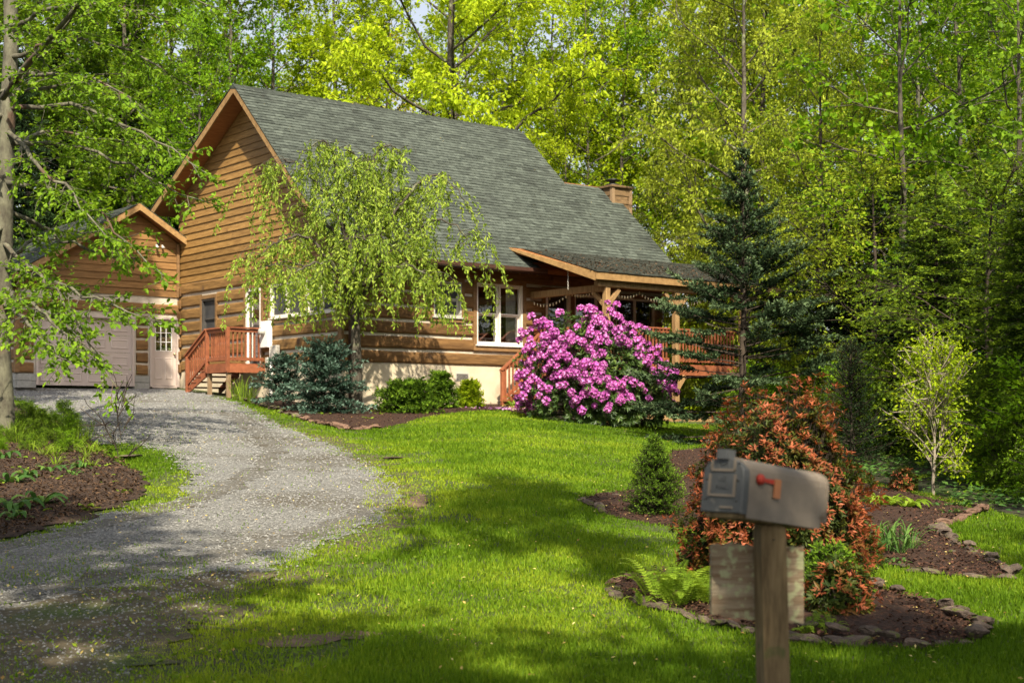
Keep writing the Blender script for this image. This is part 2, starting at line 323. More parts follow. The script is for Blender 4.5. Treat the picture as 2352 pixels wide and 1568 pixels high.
rng = np.random.default_rng(7)
def gpoly(spec):
    out = []
    for p in spec:
        if p[0] == 'L': out.append(HL(p[1], p[2]))
        elif p[0] == 'W': out.append((p[1], p[2]))
        else: out.append(G(*p))
    return np.array(out)
def inside(poly, P):
    x, y = P[:, 0], P[:, 1]; c = np.zeros(len(P), bool); n = len(poly)
    for i in range(n):
        x0, y0 = poly[i]; x1, y1 = poly[(i + 1) % n]
        k = ((y0 > y) != (y1 > y)) & (x < (x1 - x0) * (y - y0) / ((y1 - y0) if y1 != y0 else 1e-9) + x0); c ^= k
    return c
def edge_dist(poly, P):
    d = np.full(len(P), 1e9); n = len(poly)
    for i in range(n):
        a, b = poly[i], poly[(i + 1) % n]; ab = b - a; t = np.clip(((P - a) @ ab) / max(ab @ ab, 1e-9), 0, 1)
        d = np.minimum(d, np.hypot(*(P - (a + t[:, None] * ab)).T))
    return d
def ragged(poly, step=0.2, amp=0.07, seed=1):
    r = np.random.default_rng(seed); out = []; n = len(poly)
    for i in range(n):
        a, b = poly[i], poly[(i + 1) % n]; L_ = np.hypot(*(b - a)); k = max(1, int(L_ / step))
        for j in range(k): out.append(a + (b - a) * j / k + r.normal(0, amp, 2))
    return np.array(out)
def sheet(name, poly, mat, lift, cell=0.5, step=0.2, amp=0.07, seed=1, mound=0.0):
    e = ragged(poly, step, amp, seed) if step else poly
    lo, hi = e.min(0), e.max(0)
    gx, gy = np.meshgrid(np.arange(lo[0], hi[0], cell), np.arange(lo[1], hi[1], cell)); g = np.stack([gx.ravel(), gy.ravel()], 1)
    g = g[inside(e, g)]; g = g[edge_dist(e, g) > cell * 0.3] if len(g) else g
    pts = np.vstack([e, g]) if len(g) else e
    n = len(e)
    v, _, f, *_ = delaunay_2d_cdt([Vector(p) for p in pts], [(i, (i + 1) % n) for i in range(n)], [], 1, 1e-5)
    V = np.array([(p.x, p.y) for p in v]); z = tz(V[:, 0], V[:, 1]) + lift
    if mound: z = z + mound * np.clip(edge_dist(e, V) / 0.5, 0, 1)
    me = bpy.data.meshes.new(name); me.from_pydata(np.column_stack([V, z]).tolist(), [], [tuple(q) for q in f]); me.update()
    for p in me.polygons: p.use_smooth = True
    if len(me.polygons) and me.polygons[0].normal.z < 0: me.flip_normals()
    me.materials.append(MAT[mat]); return tag(link(name, me), kind='structure')

# ground sheet out to the horizon: fine near, coarse far
ax = np.concatenate([-np.geomspace(700, 45, 12), np.arange(-40, 40.1, 0.8), np.geomspace(45, 700, 12)])
ay = np.concatenate([-np.geomspace(400, 22, 10), np.arange(-20, 62, 0.8), np.geomspace(64, 900, 14)])
gx, gy = np.meshgrid(ax, ay); gv = np.column_stack([gx.ravel(), gy.ravel(), (tz(gx, gy) - 0.012).ravel()])
nx = len(ax); idx = (np.arange(len(ay) - 1)[:, None] * nx + np.arange(nx - 1)[None]).ravel()
tag(link('ground', npmesh('ground', gv, np.column_stack([idx, idx + 1, idx + nx + 1, idx + nx]), MAT['forest_floor'], smooth=True)), kind='structure')

P_lawn = gpoly([('W', -22, 1.5), ('W', 22, 1.5), ('W', 12, 14), (2352, 1192), (2240, 1160), (2000, 1105), (1780, 1040), (1690, 985), ('L', 11.4, -3.1), ('L', 8, -2.9), ('L', 5, 0.1), ('L', 0.1, 0.1), ('L', 0.1, 9.0), ('L', -7, 9.0), ('L', -14, 6), ('W', -22, 24)])
P_drive = gpoly([(-900, 1750), (120, 1750), (200, 1600), (320, 1490), (460, 1405), (610, 1315), (730, 1257), (830, 1215), (895, 1175), (905, 1130), (870, 1085), (800, 1040), (700, 1000), (610, 962), (560, 930), (470, 905), (415, 896), (380, 893), (200, 893), (30, 895), (-200, 897), (-200, 908), (20, 908), (100, 945), (180, 1000), (230, 1022), (300, 1018), (390, 1042), (440, 1090), (428, 1140), (330, 1172), (230, 1182), (190, 1200), (60, 1240), (-60, 1265), (-900, 1400)])
P_left = gpoly([(-500, 975), (0, 918), (60, 938), (150, 985), (205, 1015), (240, 1045), (330, 1100), (320, 1150), (230, 1178), (180, 1195), (60, 1232), (-60, 1255), (-500, 1330)])
P_front = gpoly([(540, 915), (640, 946), (690, 963), (760, 980), (810, 989), (880, 984), (940, 968), (1010, 953), (1080, 945), (1150, 942), (1200, 946), ('L', 5.0, 0.15), ('L', 0.15, 0.15), ('L', 0.15, 4.6)])
P_rhodo = gpoly([(1175, 946), (1240, 956), (1320, 968), (1400, 980), (1470, 978), (1500, 968), ('L', 8.4, -3.05), ('L', 11.2, -3.05), ('L', 11.2, 0.15), ('L', 4.9, 0.15)])
P_mid = gpoly([(1325, 1150), (1370, 1135), (1440, 1128), (1500, 1110), (1540, 1080), (1530, 1048), (1545, 1036), (1620, 1028), (1660, 1036), (1800, 1062), (1990, 1112), (2100, 1135), (2200, 1160), (2245, 1176), (2200, 1198), (2150, 1215), (2200, 1250), (2270, 1285), (2335, 1322), (2280, 1335), (2180, 1325), (2080, 1310), (2000, 1290), (1900, 1270), (1700, 1240), (1560, 1212), (1480, 1202), (1400, 1185)])
P_near = gpoly([(1400, 1348), (1440, 1326), (1520, 1310), (1640, 1303), (1800, 1325), (2000, 1345), (2100, 1375), (2200, 1410), (2255, 1445), (2240, 1475), (2130, 1490), (2000, 1490), (1880, 1480), (1760, 1460), (1640, 1430), (1540, 1400), (1450, 1385)])
P_bare = gpoly([(565, 1474), (640, 1463), (740, 1458), (850, 1455), (890, 1461), (800, 1476), (700, 1486), (620, 1486)])
P_bare2 = gpoly([(180, 1420), (260, 1395), (380, 1400), (520, 1385), (560, 1400), (420, 1425), (280, 1440)])
P_bare3 = gpoly([(930, 1150), (960, 1130), (985, 1140), (975, 1165), (950, 1175)])
sheet('lawn', P_lawn, 'lawn_soil', 0.0, 1.0, 0, 0)
P_verge = gpoly([(100, 1700), (420, 1590), (520, 1480), (680, 1385), (800, 1300), (880, 1240), (950, 1190), (965, 1125), (905, 1065), (820, 1018), (700, 978), (610, 950), (540, 925), (560, 940), (640, 985), (760, 1030), (850, 1085), (880, 1130), (870, 1170), (780, 1225), (600, 1300), (420, 1400), (250, 1520)])
sheet('dirt_verge', P_verge, 'verge_soil', 0.005, 0.5, 0.2, 0.12, 12)
sheet('gravel_driveway', P_drive, 'gravel', 0.010, 0.6, 0.22, 0.09, 2)
P_track = gpoly([(880, 1108), (902, 1135), (888, 1170), (820, 1204), (700, 1244), (500, 1290), (200, 1352), (0, 1400), (-200, 1440), (-200, 1410), (0, 1375), (200, 1326), (480, 1268), (680, 1224), (785, 1190), (845, 1160), (862, 1130)])
P_track2 = gpoly([(560, 950), (620, 990), (650, 1030), (640, 1075), (560, 1120), (420, 1170), (200, 1225), (0, 1270), (-200, 1300), (-200, 1275), (0, 1250), (190, 1208), (380, 1155), (520, 1105), (590, 1065), (600, 1030), (570, 995), (500, 950)])
sheet('wheel_track', P_track, 'packed_gravel', 0.014, 0.4, 0.12, 0.08, 14)
sheet('wheel_track', P_track2, 'packed_gravel', 0.014, 0.4, 0.12, 0.08, 15)
P_dirt = gpoly([(-500, 1460), (-60, 1400), (120, 1370), (330, 1345), (520, 1320), (640, 1318), (560, 1390), (440, 1470), (320, 1560), (200, 1640), (-100, 1720), (-500, 1740)])
sheet('shade_dirt_track', P_dirt, 'verge_soil', 0.016, 0.4, 0.15, 0.16, 13)  # bare dirt; its dark tone also stands in for shade on the gravel
sheet('leaf_litter_bed', P_left, 'leaf_litter', 0.018, 0.4, 0.2, 0.07, 3, 0.05)
sheet('front_mulch_bed', P_front, 'mulch', 0.012, 0.4, 0.2, 0.05, 4, 0.03)
sheet('porch_mulch_bed', P_rhodo, 'mulch', 0.016, 0.4, 0.2, 0.05, 5, 0.03)
sheet('middle_mulch_bed', P_mid, 'mulch', 0.012, 0.3, 0.15, 0.03, 6, 0.04)
sheet('near_mulch_bed', P_near, 'mulch', 0.012, 0.25, 0.12, 0.02, 8, 0.05)
sheet('bare_soil_patch', P_bare, 'bare_soil', 0.012, 0.2, 0.1, 0.03, 9)
sheet('bare_soil_patch', P_bare3, 'bare_soil', 0.012, 0.2, 0.1, 0.03, 11)

# ------------------------------------------------------------------ the log house (local: X along the front, Y to the back, z = 0 at eye level)
house = empty('log_house', (HX, HYY, EYE), HR)
tag(house, 'brown log house with white chinking, cedar gable and green-grey shingle roof', 'house')
WID, LEN, YR, ZR = 9.14, 8.8, 4.583, 9.0
zf = lambda Y: 4.035 + 0.926 * (Y + 0.78)
zr = lambda Y: ZR - 0.527 * (Y - YR)
fF = lambda a, o, z: (a, -o, z)           # on the front wall: a along, o outwards
fG = lambda a, o, z: (-o, a, z)           # on the gable wall
fK = lambda a, o, z: (-a, 9.1 - o, z)     # on the garage front, a to the left
random.seed(3)

def runs(a0, a1, z0, z1, holes):
    """free stretches of a0..a1 at heights z0..z1 between openings"""
    cut = sorted((h[0], h[1]) for h in holes if h[2] < z1 - 0.02 and h[3] > z0 + 0.02)
    out = []; p = a0
    for c0, c1 in cut:
        if c0 > p + 0.03: out.append((p, c0))
        p = max(p, c1)
    if a1 > p + 0.03: out.append((p, a1))
    return out

def wall_backing(f, a0, a1, z0, z1, holes, mat, parent, name='chinking', th=0.2):
    xs = sorted({a0, a1, *[v for h in holes for v in h[:2]]}); zs = sorted({z0, z1, *[min(max(v, z0), z1) for h in holes for v in h[2:4]]})
    m = MB(f)
    for i in range(len(xs) - 1):
        for j in range(len(zs) - 1):
            cx, cz = (xs[i] + xs[i + 1]) / 2, (zs[j] + zs[j + 1]) / 2
            if any(h[0] < cx < h[1] and h[2] < cz < h[3] for h in holes): continue
            m.box(xs[i], xs[i + 1], -th, 0, zs[j], zs[j + 1])
    return m.build(name, MAT[mat], parent)

def logs(f, a0, a1, zs, hh, holes, mat, parent, over=0.0, pad=0.09):
    for z in zs:
        hl = [(h[0] - pad, h[1] + pad, h[2] - pad, h[3] + pad) for h in holes]
        for (p, q) in runs(a0, a1, z, z + hh, hl):
            m = MB(f); n = max(2, int((q - p) / 0.7)); rings = []
            e0 = random.uniform(0, over); e1 = random.uniform(0, over)
            for i in range(n + 1):
                a = p - e0 * (p == a0) + (q - p + e0 * (p == a0) + e1 * (q == a1)) * i / n
                d = random.uniform(-0.008, 0.008); t = random.uniform(-0.008, 0.008); u = random.uniform(-0.008, 0.008)
                rings.append([(a, -0.02, z + u), (a, 0.035 + d, z + 0.005 + u), (a, 0.058 + d, z + 0.04 + u), (a, 0.062 + t, z + hh * 0.5), (a, 0.056 + d, z + hh - 0.04 + t), (a, 0.032 + d, z + hh - 0.004 + t), (a, -0.02, z + hh + t)])
            m.loft(rings).build('log', MAT[mat], parent)

def window(f, a0, a1, z0, z1, parent, sashes=2, frame='cream_paint', sash=None, trim=0.09, trim_mat='trim_wood', hung=True, sill=True, screen=False, fw=0.05):
    """frame as the part; glass panes, trim boards and sill as its pieces"""
    sash = sash or frame
    m = MB(f); d0, d1 = -0.12, 0.05
    m.box(a0, a0 + fw, d0, d1, z0, z1).box(a1 - fw, a1, d0, d1, z0, z1).box(a0 + fw, a1 - fw, d0, d1, z1 - fw, z1).box(a0 + fw, a1 - fw, d0, d1, z0, z0 + fw)
    W_ = (a1 - a0 - fw * 2) / sashes
    for i in range(1, sashes): m.box(a0 + fw + W_ * i - fw / 2, a0 + fw + W_ * i + fw / 2, d0, d1, z0 + fw, z1 - fw)
    fr = m.build('window', MAT[frame], parent)
    for i in range(sashes):
        p, q = a0 + fw + W_ * i + (fw / 2 if i else 0), a0 + fw + W_ * (i + 1) - (fw / 2 if i < sashes - 1 else 0)
        zm = (z0 + z1) / 2
        parts = [(zm + 0.0, z1 - fw, -0.02), (z0 + fw, zm + 0.0, -0.06)] if hung else [(z0 + fw, z1 - fw, -0.03)]
        for (b, t, o) in parts:
            s_ = MB(f); w_ = 0.04
            s_.box(p, p + w_, o - 0.035, o, b, t).box(q - w_, q, o - 0.035, o, b, t).box(p + w_, q - w_, o - 0.035, o, t - w_, t).box(p + w_, q - w_, o - 0.035, o, b, b + w_)
            s_.build('sash', MAT[sash], fr)
            MB(f).add([(p + w_, o - 0.018, b + w_), (q - w_, o - 0.018, b + w_), (q - w_, o - 0.018, t - w_), (p + w_, o - 0.018, t - w_)], [(0, 1, 2, 3)]).build('pane', MAT['glass'], fr)
            if screen: MB(f).box(p + w_, q - w_, o - 0.008, o - 0.004, b + w_, t - w_).build('screen', MAT['screen'], fr)
    if trim:
        for bx in ((a0 - trim, a0 - 0.002, z0 - 0.02, z1), (a1 + 0.002, a1 + trim, z0 - 0.02, z1), (a0 - trim, a1 + trim, z1 + 0.003, z1 + trim + 0.02), (a0 - trim, a1 + trim, z0 - 0.02 - trim * 1.25, z0 - 0.024)):
            MB(f).box(bx[0], bx[1], -0.02, 0.07, bx[2], bx[3]).build('trim_board', MAT[trim_mat], fr)
    if sill: MB(f).box(a0 - 0.05, a1 + 0.05, 0.0, 0.11, z0 - 0.035, z0 + 0.003).build('sill', MAT[frame], fr)
    return fr

# openings: along-start, along-end, bottom, top
OG = [(6.74, 7.60, 2.30, 3.47), (4.05, 4.92, 1.52, 3.58), (1.85, 3.58, 2.70, 3.60), (0.27, 1.72, 2.70, 3.60)]
OF = [(2.70, 3.60, 2.68, 3.60), (4.09, 5.65, 2.00, 3.63), (6.45, 7.35, 1.52, 3.55), (7.50, 8.35, 2.25, 3.50), (9.05, 10.6, 2.25, 3.50)]
PER, HHH, Z0 = 0.375, 0.302, 1.45
# foundation
m = MB(); m.box(-0.02, 11.0, -0.02, 0.25, -1.4, Z0 - 0.03); m.build('foundation_wall', MAT['stucco'], house)
m = MB(); m.box(-0.02, 0.25, 0.253, 9.16, -1.4, Z0 - 0.03); m.build('foundation_wall', MAT['stucco'], house)
vent = MB(fF); vent.box(3.42, 3.85, 0.022, 0.035, 1.03, 1.24); v_ = vent.build('crawl_space_vent', MAT['grey_plastic'], house)
for i in range(6): MB(fF).box(3.45, 3.82, 0.037, 0.045, 1.05 + i * 0.03, 1.062 + i * 0.03).build('louvre', MAT['dark_sash'], v_)
# log storey
wall_backing(fG, 0, WID, Z0 - 0.03, 4.02, OG, 'chinking', house)
logs(fG, 0, WID, [Z0 + PER * k for k in range(7)], HHH, OG, 'log_gable', house, 0.02)
wall_backing(fF, 0.203, 10.9, Z0 - 0.03, 4.55, OF, 'chinking', house)
logs(fF, 0.0, 10.9, [Z0 + PER * k for k in range(8)], HHH, OF, 'log_front', house, 0.02)
MB(fF).box(0, 10.9, -0.1, 0.05, 4.46, 4.62).build('wall_plate', MAT['log_front'], house)
for k in range(7):      # squared log ends at both corners of the gable wall
    z = Z0 + PER * k
    MB().bbox(-0.10 - random.uniform(0, .03), -0.062, WID - 0.24, WID + 0.03, z - 0.05, z + 0.20, 0.01).build('log_end', MAT['log_front'], house)
MB().bbox(-0.075, 0.0, -0.07, 0.12, Z0, 4.02, 0.008).build('corner_board', MAT['trim_wood'], house)
# gable above: sheathing and lap siding boards
m = MB(fG); poly = [(0, 4.02), (WID, 4.02), (WID, zr(WID) - 0.2), (YR, ZR - 0.2), (0, zf(0) - 0.2)]
m.add([(a, -0.2, z) for a, z in poly] + [(a, 0, z) for a, z in poly], [(4, 3, 2, 1, 0), (5, 6, 7, 8, 9)] + [(i, (i + 1) % 5, 5 + (i + 1) % 5, 5 + i) for i in range(5)])
m.build('gable_sheathing', MAT['siding_gable'], house)
def gable_span(z):      # where the roof soffit cuts height z
    lo = 0.0 if z <= zf(0) - 0.16 else (z + 0.16 - 4.035) / 0.926 - 0.78
    hi = WID if z <= zr(WID) - 0.16 else YR + (ZR - 0.16 - z) / 0.527
    return lo, hi
z = 4.03; ex = 0.205
while z < ZR - 0.30:
    l0, h0 = gable_span(z); l1, h1 = gable_span(z + ex)
    if h1 - l1 < 0.05: break
    cuts = [0, 1] if random.random() < 0.45 else [0, random.uniform(0.25, 0.75), 1]
    j0, j1 = random.uniform(-.004, .004), random.uniform(-.004, .004)
    for i in range(len(cuts) - 1):
        c0, c1 = cuts[i], cuts[i + 1]; g = 0.0015
        B0, B1 = l0 + (h0 - l0) * c0 + g, l0 + (h0 - l0) * c1 - g; T0, T1 = max(l1, B0) if i == 0 else B0, min(h1, B1) if i == len(cuts) - 2 else B1
        if T1 <= T0: continue
        MB(fG).hexa([(B0, 0.002, z + j0), (B1, 0.002, z + j1), (B1, 0.040, z + j1), (B0, 0.040, z + j0), (T0, 0.002, z + ex), (T1, 0.002, z + ex), (T1, 0.010, z + ex + .01), (T0, 0.010, z + ex + .01)]).build('siding_board', MAT['siding_gable'], house)
    z += ex
# back and right walls, and the room behind the windows
MB().box(0.2, LEN, WID - 0.2, WID, Z0, 6.3).build('back_wall', MAT['siding_front'], house)
m = MB(); poly = [(0.2, Z0), (WID - 0.2, Z0), (WID - 0.2, zr(WID - 0.2) - 0.2), (YR, ZR - 0.2), (0.2, zf(0.2) - 0.2)]
m.add([(LEN - 0.15, a, z) for a, z in poly] + [(LEN, a, z) for a, z in poly], [(4, 3, 2, 1, 0), (5, 6, 7, 8, 9)] + [(i, (i + 1) % 5, 5 + (i + 1) % 5, 5 + i) for i in range(5)])
m.build('side_wall', MAT['siding_gable'], house)
m = MB(); poly = [(0.2, Z0), (4.6, Z0), (4.6, 5.3), (2.6, 6.95), (0.2, zf(0.2) - 0.2)]
m.add([(10.75, a, z) for a, z in poly] + [(10.9, a, z) for a, z in poly], [(4, 3, 2, 1, 0), (5, 6, 7, 8, 9)] + [(i, (i + 1) % 5, 5 + (i + 1) % 5, 5 + i) for i in range(5)])
m.build('side_wall', MAT['siding_gable'], house)
MB().box(LEN, 10.75, 4.4, 4.6, Z0, 5.2).build('back_wall', MAT['siding_front'], house)
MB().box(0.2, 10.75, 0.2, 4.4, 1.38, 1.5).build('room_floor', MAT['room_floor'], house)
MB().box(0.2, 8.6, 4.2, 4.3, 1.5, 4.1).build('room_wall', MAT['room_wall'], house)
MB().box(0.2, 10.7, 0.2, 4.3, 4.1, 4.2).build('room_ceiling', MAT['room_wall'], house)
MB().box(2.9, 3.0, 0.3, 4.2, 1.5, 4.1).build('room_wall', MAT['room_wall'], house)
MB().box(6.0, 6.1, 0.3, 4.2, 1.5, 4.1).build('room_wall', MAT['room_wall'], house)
# windows and doors
window(fG, *OG[0], house, 1, 'dark_sash', screen=True, sill=False)
window(fG, *OG[2], house, 2, 'cream_paint', 'grey_plastic', hung=False, screen=True)
window(fG, *OG[3], house, 2, 'cream_paint', 'grey_plastic', hung=False, screen=True)
window(fF, *OF[0], house, 1, 'grey_plastic', screen=True)
big = window(fF, *OF[1], house, 2, 'cream_paint', trim=0.11)
window(fF, *OF[3], house, 1, 'cream_paint', 'dark_sash')
window(fF, *OF[4], house, 2, 'cream_paint', 'dark_sash')
def storm_door(f, a0, a1, z0, z1, parent, frame='cream_paint'):
    m = MB(f); m.box(a0, a0 + 0.09, -0.1, 0.06, z0, z1).box(a1 - 0.09, a1, -0.1, 0.06, z0, z1).box(a0 + 0.09, a1 - 0.09, -0.1, 0.06, z1 - 0.08, z1)
    d = m.build('door', MAT[frame], parent)
    p, q = a0 + 0.09, a1 - 0.09; s_ = MB(f)
    s_.box(p, p + 0.07, -0.05, -0.01, z0, z1 - 0.08).box(q - 0.07, q, -0.05, -0.01, z0, z1 - 0.08).box(p + 0.07, q - 0.07, -0.05, -0.01, z0, z0 + 0.18).box(p + 0.07, q - 0.07, -0.05, -0.01, z1 - 0.18, z1 - 0.08).box(p + 0.07, q - 0.07, -0.05, -0.01, z0 + 0.95, z0 + 1.03)
    s_.build('door_leaf', MAT['dark_sash'], d)
    for b, t in ((z0 + 0.18, z0 + 0.95), (z0 + 1.03, z1 - 0.18)):
        MB(f).add([(p + .07, -0.03, b), (q - .07, -0.03, b), (q - .07, -0.03, t), (p + .07, -0.03, t)], [(0, 1, 2, 3)]).build('pane', MAT['glass'], d)
    MB(f).box(p, q, -0.16, -0.13, z0, z1 - 0.08).build('inner_door', MAT['screen'], d)
    MB(f).bbox(p + 0.03, p + 0.05, -0.01, 0.03, z0 + 0.92, z0 + 1.08, 0.004).build('handle', MAT['black_metal'], d)
    for x0, x1, b, t in ((a0 - 0.1, a0 - 0.003, z0, z1), (a1 + 0.003, a1 + 0.1, z0, z1), (a0 - 0.1, a1 + 0.1, z1 + 0.003, z1 + 0.1)):
        MB(f).box(x0, x1, -0.02, 0.07, b, t).build('trim_board', MAT['trim_wood'], d)
storm_door(fG, *OG[1], house); storm_door(fF, *OF[2], house)

# ---- roof decks, soffits, rakes, fascia
def slab(name, c, th, mat, parent):   # c: four top corners
    return MB().hexa([(x, y, z - th) for x, y, z in c] + list(c)).build(name, MAT[mat], parent)
XL, XR, XW, YE, YB, YW = -0.56, 9.27, 11.13, -0.78, 9.84, 2.60
slab('roof_deck', [(XL, YE, zf(YE)), (XR, YE, zf(YE)), (XR, YR, ZR), (XL, YR, ZR)], 0.13, 'soffit_wood', house)
slab('roof_deck', [(XL, YR + .001, ZR), (XR, YR + .001, ZR), (XR, YB, zr(YB)), (XL, YB, zr(YB))], 0.13, 'soffit_wood', house)
slab('roof_deck', [(XR + .002, YE, zf(YE)), (XW, YE, zf(YE)), (XW, YW, zf(YW)), (XR + .002, YW, zf(YW))], 0.13, 'soffit_wood', house)
slab('roof_deck', [(XR + .002, YW + .001, zf(YW)), (XW, YW + .001, zf(YW)), (XW, 5.1, zf(YW) - 2.0), (XR + .002, 5.1, zf(YW) - 2.0)], 0.13, 'soffit_wood', house)
def rake(x, p, q, parent, hgt=0.20, th=0.05):   # board on a gable edge between two roof points
    MB().hexa([(x, p[0], p[1] - hgt), (x + th, p[0], p[1] - hgt), (x + th, q[0], q[1] - hgt), (x, q[0], q[1] - hgt), (x, p[0], p[1] - .005), (x + th, p[0], p[1] - .005), (x + th, q[0], q[1] - .005), (x, q[0], q[1] - .005)]).build('rake_board', MAT['fascia_wood'], parent)
rake(XL - 0.052, (YE, zf(YE)), (YR, ZR), house); rake(XL - 0.052, (YR, ZR), (YB, zr(YB)), house)
rake(XR + 0.004, (YW, zf(YW)), (YR, ZR), house); rake(XW + 0.002, (YE, zf(YE)), (YW, zf(YW)), house)
MB().box(XL, 5.9, YE - 0.03, YE - 0.002, zf(YE) - 0.16, zf(YE) - 0.02).build('fascia_board', MAT['gutter_brown'], house)
for i in range(10):     # rafter tails
    x = 0.2 + i * 0.6
    MB().hexa([(x, -0.7, zf(-0.7) - .26), (x + .06, -0.7, zf(-0.7) - .26), (x + .06, 0.0, zf(0) - .30), (x, 0.0, zf(0) - .30), (x, -0.7, zf(-0.7) - .135), (x + .06, -0.7, zf(-0.7) - .135), (x + .06, 0.0, zf(0) - .135), (x, 0.0, zf(0) - .135)]).build('rafter_tail', MAT['trim_wood'], house)
# gutter and downspout
m = MB(); prof = [(-0.035, 0.0), (-0.035, -0.10), (-0.085, -0.125), (-0.14, -0.09), (-0.15, 0.0), (-0.142, 0.0), (-0.13, -0.08), (-0.085, -0.115), (-0.045, -0.09), (-0.045, 0.0)]
m.loft([[(x, YE + a, zf(YE) - 0.01 + b) for a, b in prof] for x in (-0.55, 5.80)]).build('gutter', MAT['gutter_brown'], house)
MB().tube([(0.14, YE - 0.09, zf(YE) - 0.12), (0.14, YE - 0.07, zf(YE) - 0.28), (0.14, -0.14, 3.55), (0.14, -0.125, 3.4), (0.14, -0.125, 0.42), (0.12, -0.28, 0.34)], 0.042, 8).build('downspout', MAT['gutter_brown'], house, True)
# porch roof
PR = [(5.10, -0.20, 4.61), (5.50, -3.22, 3.75), (12.4, -3.22, 3.75), (12.4, -0.20, 4.61)]
MB().hexa([(x, y, z - 0.12) for x, y, z in (PR[1], PR[2], PR[3], PR[0])] + [PR[1], PR[2], PR[3], PR[0]]).build('porch_roof_deck', MAT['soffit_wood'], house)
b = MB(); (x0, y0, z0), (x1, y1, z1) = PR[0], PR[1]
b.hexa([(x0 - .06, y0, z0 - .05), (x0 - .003, y0, z0 - .05), (x1 - .003, y1, z1 - .22), (x1 - .06, y1, z1 - .22), (x0 - .06, y0, z0 + .0), (x0 - .003, y0, z0 + .0), (x1 - .003, y1, z1 - .005), (x1 - .06, y1, z1 - .005)]).build('rake_board', MAT['fascia_wood'], house)
MB().box(5.44, 8.6, -3.27, -3.223, 3.56, 3.742).build('fascia_board', MAT['fascia_wood'], house)
MB().box(8.603, 12.4, -3.27, -3.223, 3.56, 3.742).build('fascia_board', MAT['fascia_wood'], house)

# ---- shingles: each a thin wedge; the 300 nearest are pieces, the rest one mass
def shingle_field(name, o, ux, uy, wx, wy, ex, sw, mat, parent, n_single, skip=None, extra=0):
    """o = eave-left corner, ux along the eave, uy up the slope; yields wedges"""
    o, ux, uy = np.array(o, float), np.array(ux, float), np.array(uy, float); ux /= np.linalg.norm(ux); uy /= np.linalg.norm(uy); nn = np.cross(ux, uy)
    r = np.random.default_rng(int(wx * 100)); sh = []
    rows = int(wy / ex)
    for j in range(rows):
        s0 = j * ex - 0.02; x = -r.uniform(0, sw)
        while x < wx:
            w_ = sw * r.uniform(0.55, 1.45); a, b_ = max(x, 0), min(x + w_, wx); x += w_
            if b_ - a < 0.02: continue
            th = r.uniform(0.010, 0.020); dz = r.uniform(-0.006, 0.006); g = 0.002
            q = [(a + g, s0 + dz, 0.002), (b_ - g, s0 + dz, 0.002), (b_ - g, s0 + ex * 1.25, 0.001), (a + g, s0 + ex * 1.25, 0.001),
                 (a + g, s0 + dz, th + .008), (b_ - g, s0 + dz, th + .008), (b_ - g, s0 + ex * 1.25, 0.004), (a + g, s0 + ex * 1.25, 0.004)]
            P = np.array([o + ux * u + uy * v + nn * t for u, v, t in q])
            if skip and skip(P.mean(0)): continue
            sh.append((P, r.beta(1.6, 1.6)))
    face = np.array([(4, 5, 6, 7), (0, 1, 5, 4), (1, 2, 6, 5), (3, 0, 4, 7)])
    R = np.array(parent.matrix_basis)
    c = np.array([s_[0].mean(0) for s_ in sh]); wc = c @ R[:3, :3].T + R[:3, 3]
    order = np.argsort(np.linalg.norm(wc - np.array([0, 0, EYE]), axis=1))
    for i in order[:n_single]:
        P, t = sh[i]; link('shingle', npmesh('shingle', P, face, MAT[mat], [t] * 4), parent)
    rest = order[n_single:]
    V = np.vstack([sh[i][0] for i in rest]); F = (np.arange(len(rest))[:, None, None] * 8 + face[None]).reshape(-1, 4)
    tag(link(name, npmesh(name, V, F, MAT[mat], np.repeat([sh[i][1] for i in rest], 4)), parent), kind='stuff')
SLF = sqrt((YR - YE) ** 2 + (ZR - zf(YE)) ** 2)
house.matrix_basis = Matrix.LocRotScale(house.location, house.rotation_euler, None)
under_porch = lambda p: p[0] > 5.6 and p[1] < -0.3
shingle_field('shingles', (XL - .07, YE - 0.03, zf(YE)), (1, 0, 0), (0, 1, 0.926), XR - XL + .12, SLF, 0.142, 0.27, 'shingle', house, 300, under_porch)
shingle_field('wing_shingles', (XR + .06, YE - 0.03, zf(YE)), (1, 0, 0), (0, 1, 0.926), XW - XR, (YW - YE) * sqrt(1 + .926 ** 2), 0.142, 0.27, 'shingle', house, 0, under_porch)
SLB = sqrt((YB - YR) ** 2 + (ZR - zr(YB)) ** 2)
shingle_field('back_shingles', (XR + .05, YB + .03, zr(YB)), (-1, 0, 0), (0, -1, 0.527), XR - XL + .12, SLB, 0.142, 0.27, 'shingle', house, 0)
dl = np.array(PR[1]) ; wl = sqrt((PR[0][1] - PR[1][1]) ** 2 + (PR[0][2] - PR[1][2]) ** 2)
shingle_field('porch_shingles', (5.42, -3.28, 3.755), (1, 0, 0), (0, 3.02, 0.86), 7.0, wl + 0.05, 0.142, 0.27, 'porch_shingle', house, 0, lambda p: p[0] < 5.44 - (p[1] + 3.22) / 3.02 * 0.4)
for i in range(34):     # ridge caps
    x = XL - 0.06 + i * 0.29
    MB().hexa([(x, YR - .17, ZR - .10), (x + .31, YR - .17, ZR - .112), (x + .31, YR, ZR + .025), (x, YR, ZR + .045), (x, YR - .17, ZR - .125), (x + .31, YR - .17, ZR - .13), (x + .31, YR + .2, ZR - .07), (x, YR + .2, ZR - .06)]).build('ridge_cap', MAT['shingle'], house)
